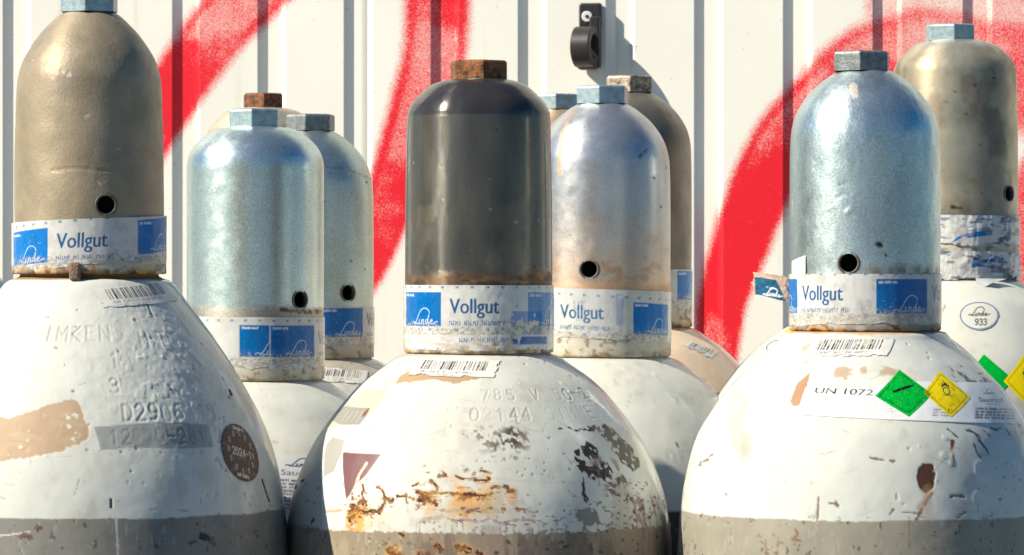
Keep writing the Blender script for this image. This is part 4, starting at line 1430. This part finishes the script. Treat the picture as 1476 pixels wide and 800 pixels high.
    cv = barcode(44, 11.5, .35, 14, .3)
    patch('barcode_sticker', L, [(1172, 487), (1290, 487), (1279, 513), (1156, 516)], cv, M_STICK, c.root)
    # ---- product label
    cv = Canvas(138, 36, .40, np.array((.77, .775, .765)))
    cv.r[:] = .33
    W, H = 138, 36
    cv.text('UN 1072', 5.5, 21, 8.2, BLACK, .98, bold=.3)
    for k in range(6):
        cv.scribble(3 if k < 6 else 3, 15.2 - k * 2.0, 46 - 2 * (k % 2), .9, (.52, .51, .50), k, .85, .28)
    # right column
    cv.logo(100, 25, 12, .6, NAVY * .4)
    cv.text('Sauerstoff', 95, 18.0, 6.2, (.03, .04, .07), .95, bold=.2)
    cv.scribble(101, 15.8, 12, 1.0, (.2, .2, .25), 6, .9, .3)
    for k in range(4):
        cv.scribble(93, 11.2 - k * 2.5, 40 - 2 * k, 1.3, (.03, .035, .05), 30 + k, 1, .5)
    for k, w in enumerate((8, 11, 10)):
        cv.scribble(68, 9.5 - k * 2.4, w, 1.2, (.15, .15, .15), 50 + k, .9, .36)
    cv.stroke([(0.3, 4), (1.2, 1.2), (4, .35), (W, .35)], .4, (.35, .33, .30), .8)
    cx_, cy_ = cv.x, cv.y
    cv.a = np.where((cx_ < 3) & (cy_ < 3) & (np.hypot(cx_ - 3, cy_ - 3) > 3), 0, 1.0)
    tear = fbm(cv.p, .16, 4, 4)
    cv.a = np.where((cy_ > H - 7 - (tear - .5) * 14 + sstep(50, 62, cx_) * 16), 0, cv.a)
    cv.put(sstep(.58, .70, fbm(cv.p, .25, 9, 4)) * .25, (.60, .54, .46))
    Q = [(1168, 538), (1470, 566), (1476, 618), (1149, 596)]
    lab_o = patch('product_label', L, [(1167, 545), (1440, 552), (1474, 612), (1149, 598)], cv, M_STICK, c.root, .0003)
    def dia(name, ctr, pts, colr, draw):
        cvd = Canvas(26, 26, .32, colr)
        cvd.r[:] = .3
        draw(cvd)
        cvd.c *= (1 - .25 * sstep(.5, .7, fbm(cvd.p, .4, len(name) + 3, 4)))[..., None]
        cvd.put(sstep(.74, .78, fbm(cvd.p, 1.1, 4, 3)) * .25, (.5, .5, .45))
        patch(name, L, pts, cvd, M_STICK, c.root, .00042)
    def border(cvd, c_=(.02, .02, .02)):
        q = [(2, 2), (24, 2), (24, 24), (2, 24), (2, 2)]
        cvd.stroke(q, .45, c_, .9)
    def R45(cvd, x, y):   # diamond frame: x right, y up (mm from centre) -> canvas (corner TL is the top of the diamond)
        return 13 + (x - y) * .7071, 13 + (x + y) * .7071
    def bottle(cvd):
        border(cvd, (.0, .09, .02))
        p = lambda x, y: (13 + (x - y) * .7071, 13 + (x + y) * .7071)
        P0, P1 = p(-6.5, 1.6), p(4.5, 5.2)
        cvd.stroke([P0, P1], 2.0, (.005, .012, .008))
        cvd.stroke([P1, p(7.2, 6.1)], 1.0, (.005, .012, .008))
        x, y = p(1, -12.5)
        q = [p(0, -13.3), p(1.4, -13.3), p(.6, -15.2)]
        cvd.stroke(q, .5, (.01, .05, .01))
    def flame(cvd):
        border(cvd, (.10, .08, .0))
        p = lambda x, y: (13 + (x - y) * .7071, 13 + (x + y) * .7071)
        th = [p(2.6 * math.cos(a_), 2.2 + 2.6 * math.sin(a_)) for a_ in np.linspace(0, 2 * math.pi, 18)]
        cvd.stroke(th, .75, BLACK)
        fl = [p(-3.1, 4), p(-3.4, 7), p(-2.2, 6.2), p(-1.9, 9), p(-.6, 7.4), p(.2, 11), p(1.2, 8), p(2.4, 9.2), p(2.2, 6.8), p(3.3, 7.4), p(3.0, 4), p(1.8, 5.6), p(0, 6.3), p(-1.8, 5.6)]
        cvd.poly(fl, BLACK)
        cvd.stroke([p(-3.2, -1.2), p(3.2, -1.2)], .7, BLACK)
        for dx, st in ((-1.2, [(0.9, 1.3), (0, 1.3), (-.05, .7), (.7, .6), (.6, 0), (0, 0)]), (1.2, [(0, 0), (0, 1.4)])):
            cvd.stroke([p(dx + x * 1.2, -13.6 + y * 1.3) for x, y in st], .45, BLACK)
    dia('green_diamond', None, [(1296, 533), (1343, 568), (1310, 601), (1261, 571)], np.array((.0, .40, .035)), bottle)
    dia('yellow_diamond', None, [(1353, 535), (1398, 573), (1370, 602), (1330, 566)], np.array((.86, .66, .0)), flame)
    return c

# ---------- helper for the cylinders of the rear rows
def rear(cx, cy, neck_y, shoulder, label, capkind, cap_top_y, capmat, capcol, caprough, nutmat, nutrot, hole, tape, seed,
         white=WHITE, step=.0018, painter=None, body_paint=None, ringcol=CREAM, capstep=.0014, nut_r=.018, nut_dx=0.0, tape_h=29, nut_h=.0115, ringrust=.3):
    c = Cyl(cx, cy, zfront(neck_y, cy), shoulder, step, None, label, 0, bottom_px=770)
    L = c.L
    L.c[:] = white
    base_wear(L, seed, amt=.15)
    if body_paint: body_paint(L)
    L.build('body', M_BODY, c.root)
    zb = c.neck + .0008
    ring(c, zb + .030, zb, r=.0441, seed=seed + 2, rust=ringrust, col=ringcol, step=.0011)
    cap(c, capkind, zfront(cap_top_y, cy, .03), zb + .026, capmat, capcol, caprough, nutmat, nutrot, hole, painter, step=capstep, nut_r=nut_r, nut_dx=nut_dx, nut_h=nut_h)
    if tape:
        off, ybot, kw, tilt = tape
        cv = tape_canvas(tape_h, .46, off, seed + 5, **kw)
        wrap(cv, 'seal_tape', (cx, cy), zfront(ybot, cy), .0445, tilt, c.root, seed=seed, crinkle=.00025)
    return c

def back_cylinders():
    # second row, left: speckled zinc cap
    def bp(L):
        L.poly([(399, 626), (436, 628), (444, 640), (440, 650), (400, 648)], (.62, .60, .55), .5, rag=.0005, seed=3, a=.6)
        band(L, 752, GREY * .6, 71)
    def cp(Lc):
        z = Lc.P[..., 2]
        zl = zfront(448, .213)
        n = fbm(Lc.P * np.array((1, 1, 2)), 90, 5, 3)
        Lc.blend((1 - sstep(zl, zl + .004, z + (n - .5) * .006)) * .7, (.35, .28, .20), .7)
        Lc.stroke([(406, 446), (432, 449), (462, 449)], .0022, (.12, .10, .08), .7, .0018, 4, .9)
    c = rear(-.1648, .213, 551, 'squat', 'white cylinder with speckled silver zinc cap between the tan capped and dark capped ones',
             'soft', 178, M_ZINC, (.56, .66, .65), .34, M_NUT_ZINC, -4, (433, 432), (-9.5, 536, dict(wear=.45, grime=.35, torn=.9, y0=9.5, double=(16, 9.3, 87.5, 150, .95)), -.004), 101, painter=cp, body_paint=bp, tape_h=35)
    cv = Canvas(30, 46, .5, PAPER)
    cv.logo(9, 37, 17, .9, NAVY * .6)
    cv.text('Sauerstoff', 7, 30, 6.5, NAVY * .5, 1)
    for k in range(10):
        cv.scribble(5 - k * .3, 25 - k * 2.6, 20, 1.3, NAVY * .5, k, .9, .5)
    patch('product_label', c.L, [(388, 655), (470, 660), (455, 745), (375, 740)], cv, M_STICK, c.root, .0004)
    # behind it, to the right
    def bp(L):
        L.blend(L.poly([(440, 515), (520, 520), (560, 545), (560, 580), (520, 552), (440, 530)], BLACK, rag=.004, seed=4, soft=.002, ret=True) * .6, (.36, .29, .22))
        L.spots(14, (470, 515, 545, 550), .001, .003, (.22, .16, .12), 5)
    def cp(Lc):
        Lc.stroke([(468, 240), (500, 244), (520, 252), (536, 258)], .0011, (.18, .18, .2), .5, .0010, 5, .8)
        Lc.blend(sstep(.5, .7, fbm(Lc.P, 40, 8, 4)) * .4, (.42, .46, .38))
        Lc.spots(16, (466, 200, 536, 400), .0005, .0012, (.1, .1, .1), 7)
    c = rear(-.1405, .440, 519, 'squat', 'white cylinder with greenish zinc cap, half hidden behind the speckled silver capped one',
             'round', 184, M_ZINC, (.45, .54, .52), .42, M_NUT_DULL, -9, (502, 422), (12, 503, dict(wear=.8, grime=.6, torn=.9, y0=8), 0), 111, painter=cp, body_paint=bp, white=WHITE * .93, ringcol=CREAM * .85)
    cv = barcode(40, 13, .5, 21, .3)
    patch('barcode_sticker', c.L, [(456, 529), (530, 534), (524, 554), (450, 549)], cv, M_STICK, c.root)
    # third behind: brown nut above
    rear(-.1885, .690, 462, 'squat', 'hidden cylinder whose brown nut and beige dome edge show above the speckled silver cap',
         'square', 152, M_STAIN, (.55, .47, .35), .5, M_NUT_BROWN, 6, None, None, 121, step=.003, capstep=.002, nut_r=.0165, white=CREAM)
    # second row, centre right: silver stained cap
    def cp(Lc):
        z = Lc.P[..., 2]
        z0, z1 = zfront(410, .213), zfront(280, .213)
        n = fbm(Lc.P * np.array((1, 1, .6)), 28, 5, 4)
        low = 1 - sstep(z0, z1, z + (n - .5) * .05)
        Lc.blend(low * .8, (.55, .42, .31), .5)
        Lc.blend(low * sstep(.52, .62, fbm(Lc.P * np.array((1, 1, 2)), 55, 7, 4)) * .6, (.42, .22, .12), .6)
        Lc.blend((1 - sstep(z0 - .002, z0 + .003, z + (n - .5) * .008)) * .7, (.60, .36, .22), .7)
        Lc.stroke([(830, 158), (815, 180), (808, 210), (807, 250)], .0030, (.46, .28, .16), .6, .0012, 5, .85, soft=.001)
        Lc.stroke([(922, 226), (932, 217)], .0018, (.12, .12, .14), .5, .0008, 6)
        Lc.spots(12, (805, 200, 960, 400), .0005, .0012, (.15, .12, .1), 8)
    def bp(L):
        L.stamp('300-99', 912, 583, .0085, .0005, .0012, tint=(.6, .56, .5), seed=31, gap=.6)
        L.stamp('007', 950, 668, .0085, .0005, .0012, tint=(.6, .56, .5), seed=32, gap=.5)
        L.stroke([(975, 641), (976, 642)], .002, (.1, .1, .1), .7)
        band(L, 738, GREY * .35, 72)
    rear(.0584, .230, 517, 'squat', 'white cylinder right of the dark cap with silver cap stained brown near its tape',
         'round', 144, M_SILVER, (.47, .48, .50), .36, M_NUT_ZINC, -8, (849, 388), (25, 493, dict(wear=.3, grime=.3, torn=.6, y0=6.2, tilt=-.02, double=(10, 11, 55, 88, .45)), -.03), 131, painter=cp, body_paint=bp, white=WHITE * .97, tape_h=34)
    # nut and dome between dark cap and silver cap
    rear(.0342, .682, 460, 'squat', 'hidden cylinder whose pale blue nut shows between the dark cap and brown-stained silver cap',
         'round', 153, M_STAIN, (.60, .44, .28), .5, M_NUT_ZINC, -4, None, None, 141, step=.003, capstep=.002, white=CREAM)
    # behind the silver cap to the right: dull brown-grey cap, beige body
    def cp(Lc):
        Lc.blend(sstep(.42, .65, fbm(Lc.P * np.array((1, 1, .5)), 30, 9, 4)) * .6, (.12, .10, .085))
        Lc.blend(sstep(zfront(170, .441), zfront(130, .441), Lc.P[..., 2]) * .5, (.36, .32, .24))
    def bp(L):
        L.blend(sstep(.40, .62, fbm(L.P, 24, 19, 4)) * .6, (.72, .60, .46))
    def body2(L): bp(L)
    c = rear(.0820, .457, 474, 'squat', 'peach beige cylinder with dull brownish grey cap behind the brown-stained silver one',
             'round', 128, M_STAIN, (.19, .165, .13), .45, M_NUT_WARM, 1, None, (47, 448, dict(wear=.5, grime=.5, torn=.4, y0=7.5), 0), 151, painter=cp, body_paint=body2, white=np.array((.74, .56, .40)), ringcol=(.66, .55, .40), ringrust=.8)
    cv = barcode(30, 9, .5, 25, .2)
    patch('barcode_sticker', c.L, [(994, 492), (1035, 507), (1024, 518), (982, 499)], cv, M_STICK, c.root)
    # hidden behind the right front one: torn tape end and its label corner peep out on the left
    c = rear(.2245, .222, 470, 'squat', 'hidden cylinder behind the front right one, its torn tape end sticking out left',
             'round', 150, M_ZINC, (.55, .6, .6), .4, M_NUT_ZINC, 0, None, (-60, 447, dict(wear=.6, grime=.5, torn=.5, y0=6), 0), 161)
    cv = Canvas(28, 22, .5, PAPER)
    th = [(14 + 11 * math.cos(a_), 11 + 8.5 * math.sin(a_)) for a_ in np.linspace(0, 2 * math.pi, 30)]
    cv.stroke(th, 1.3, NAVY)
    cv.a = (((cv.x - 14) / 12.5) ** 2 + ((cv.y - 11) / 10) ** 2 < 1).astype(float)
    patch('ring_sticker', c.L, [(1112, 488), (1160, 488), (1150, 514), (1100, 514)], cv, M_STICK, c.root, .0004)
    cv = Canvas(22, 22, .5, (.86, .66, .0))
    cv.stroke([(1.5, 1.5), (20.5, 1.5), (20.5, 20.5), (1.5, 20.5), (1.5, 1.5)], .6, BLACK, .8)
    patch('yellow_diamond', c.L, [(1136, 475), (1166, 480), (1150, 502), (1122, 492)], cv, M_STICK, c.root, .0005)
    # the torn, flapping tape end
    cv = Canvas(34, 17, .4, np.array((.50, .38, .30)))
    cv.poly([(5.5, 3.0), (24, 1.0), (21, 8), (18, 13.8), (5, 14.2)], np.array((.02, .10, .20)))
    cv.logo(10, 3.2, 12, .6, (.75, .8, .85))
    cv.text('Vo', 23.5, 6.5, 8, NAVY, 1, bold=.3)
    cv.scribble(22, 2.6, 11, 1.1, (.3, .3, .35), 3, .8, .3)
    cv.a = np.where((cv.x < 2.2 + 3 * vnoise(cv.p, .5, 3)) | (cv.y < 1.5 + 1.6 * np.sin(cv.x * .2) * (1 - cv.x / 34)), 0, 1.0)
    n = fbm(cv.p, .2, 3)
    U = cv.x / 34
    x = c.cx - .0745 + U * .0345
    y = c.cy - .012 - .018 * U - .010 * np.sin(U * 3) + (n - .5) * .006 * (1 - U)
    z = zfront(447, .222) + .0025 + cv.y / 1000 * (1.0 + .0 * U) + (1 - U) * .006 - (1 - U) ** 3 * .001 + .0 * n
    grid_mesh('tape_flap', np.stack([x, y, z], -1), M_BAND, c.root, cv.c, cv.r, keep=cv.a > .5)
    # right rear: yellowish stained cap, crumpled tape
    def cp(Lc):
        z = Lc.P[..., 2]
        n = fbm(Lc.P * np.array((1, 1, .5)), 26, 3, 4)
        Lc.blend(sstep(.40, .60, n) * .65, (.38, .31, .20), .5)
        Lc.blend(sstep(.56, .70, fbm(Lc.P, 45, 8, 4)) * .6, (.20, .15, .11), .6)
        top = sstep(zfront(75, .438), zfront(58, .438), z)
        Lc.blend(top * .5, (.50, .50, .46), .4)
        zl = zfront(308, .438)
        Lc.blend(1 - sstep(zl - .0003, zl + .0003, z), (.30, .32, .29), .5)
        Lc.stroke([(1372, 299), (1384, 300)], .0022, (.07, .05, .04), .7, .001, 4)
        Lc.spots(14, (1352, 90, 1440, 290), .0006, .0018, (.1, .08, .06), 9)
    def bp(L):
        L.stroke([(1354, 455), (1363, 440)], .0009, (.3, .2, .15), .6, .0004, 3)
    c = rear(.3085, .438, 404, 'squat', 'white cylinder at right edge with yellowish stained cap, crumpled tape and ringed 933 sticker',
             'square', 53, M_STAIN, (.42, .38, .29), .48, M_NUT_ZINC, 4, (1455, 279), None, 171, painter=cp, body_paint=bp, nut_dx=-.0035)
    # crumpled remains of tape: two lapped turns
    for (z0, hh, off, sd, crk, rbb) in ((zfront(356, .438), 22, 60, 3, .0010, .0449), (zfront(404, .438), 20, 70, 4, .0014, .0454)):
        cv = Canvas(190 * .79, hh, .5, np.array((.64, .64, .63)))
        X0 = 95 * .79
        for k in range(-6, 8):
            cv.rect(X0 + k * 10, hh - 3.4, X0 + k * 10 + 1.8, hh - 2.2, NAVY, a=.7)
        if sd == 3:
            cv.poly([(X0 - 7, 3.2), (X0 + 6, 6.5), (X0 + 22, 8.5), (X0 + 22, 12.0), (X0 + 8, 10.5), (X0 - 3, 7.2)], BLUE)
            cv.poly([(X0 - 4, 4.0), (X0 + 4, 5.8), (X0 + 2, 7.8)], PAPER)
        else:
            cv.poly([(X0 + 6, 8.0), (X0 + 11, 9.5), (X0 + 32, 10.5), (X0 + 33, 16.0), (X0 + 14, 14.5), (X0 + 8, 16.5)], np.array((.01, .10, .32)))
            cv.logo(X0 + 15, 10.4, 15, .7, (.75, .8, .85))
        n = fbm(cv.p * np.array((.6, 1.5, 1)), .28, sd, 4)
        cv.put(sstep(.52, .66, n) * .5, (.42, .37, .31))
        cv.put(sstep(.64, .70, fbm(cv.p * np.array((.5, 1.4, 1)), .22, sd + 3, 3)) * .8, (.14, .13, .16))
        cv.put(sstep(.62, .68, fbm(cv.p * np.array((.4, 1.6, 1)), .2, sd + 6, 3)) * .7, (.06, .10, .22))
        cv.a = np.where((cv.y < 1.2 + 5 * (fbm(cv.p * np.array((1, .02, 1)), .14, sd + 8, 3) - .45)), 0, 1)
        wrap(cv, 'seal_tape', (c.cx, c.cy), z0, rbb, -.01, c.root, seed=sd, crinkle=crk)
    # hanging torn tip
    V = [(c.cx + .009, c.cy - .0475, zfront(401, .438)), (c.cx + .031, c.cy - .040, zfront(402, .438)), (c.cx + .010, c.cy - .051, zfront(419, .438)), (c.cx + .020, c.cy - .050, zfront(408, .438))]
    poly_mesh('tape_tip', V, [(0, 2, 3), (0, 3, 1)], plain('tape_back', (.5, .52, .52), .4), c.root)
    cv = Canvas(30, 22, .45, WHITE * .98)
    th = [(15 + 13 * math.cos(a_), 11 + 9.6 * math.sin(a_)) for a_ in np.linspace(0, 2 * math.pi, 40)]
    cv.stroke(th, .75, NAVY)
    cv.logo(7.5, 10.6, 15, .7, BLACK)
    cv.lines('933', 12, 4.2, 4.2, .75, BLACK, .25)
    cv.a = (((cv.x - 15) / 13.8) ** 2 + ((cv.y - 11) / 10.4) ** 2 < 1).astype(float)
    patch('ring_sticker', c.L, [(1380, 434), (1440, 434), (1441, 478), (1380, 478)], cv, M_STICK, c.root, .0004)
    cv = Canvas(26, 26, .5, (.0, .40, .035))
    patch('green_diamond', c.L, [(1418, 511), (1459, 546), (1430, 582), (1390, 545)], cv, M_STICK, c.root, .0004)
    cv = Canvas(26, 26, .45, (.86, .66, .0))
    cv.stroke([(2, 2), (24, 2), (24, 24), (2, 24), (2, 2)], .45, (.1, .08, 0), .9)
    p = lambda x, y: (13 + (x - y) * .7071, 13 + (x + y) * .7071)
    cv.stroke([p(2.6 * math.cos(a_), 2.2 + 2.6 * math.sin(a_)) for a_ in np.linspace(0, 2 * math.pi, 18)], .75, BLACK)
    cv.poly([p(-3.1, 4), p(-3.4, 7), p(-2.2, 6.2), p(-1.9, 9), p(-.6, 7.4), p(.2, 11), p(1.2, 8), p(2.4, 9.2), p(2.2, 6.8), p(3.3, 7.4), p(3.0, 4), p(0, 6.3)], BLACK)
    patch('yellow_diamond', c.L, [(1475, 512), (1512, 552), (1484, 590), (1446, 550)], cv, M_STICK, c.root, .0007)

# just outside the left edge of the view: its shadow falls on the wall at the left
rear(-.735, 1.10, 300, 'squat', 'white cylinder out of view on the left, close to the ribbed wall',
     'round', 20, M_STAIN, (.3, .3, .3), .5, M_NUT_DULL, 0, None, None, 181, step=.006, capstep=.003)
cyl_left()
cyl_centre()
cyl_right()
back_cylinders()
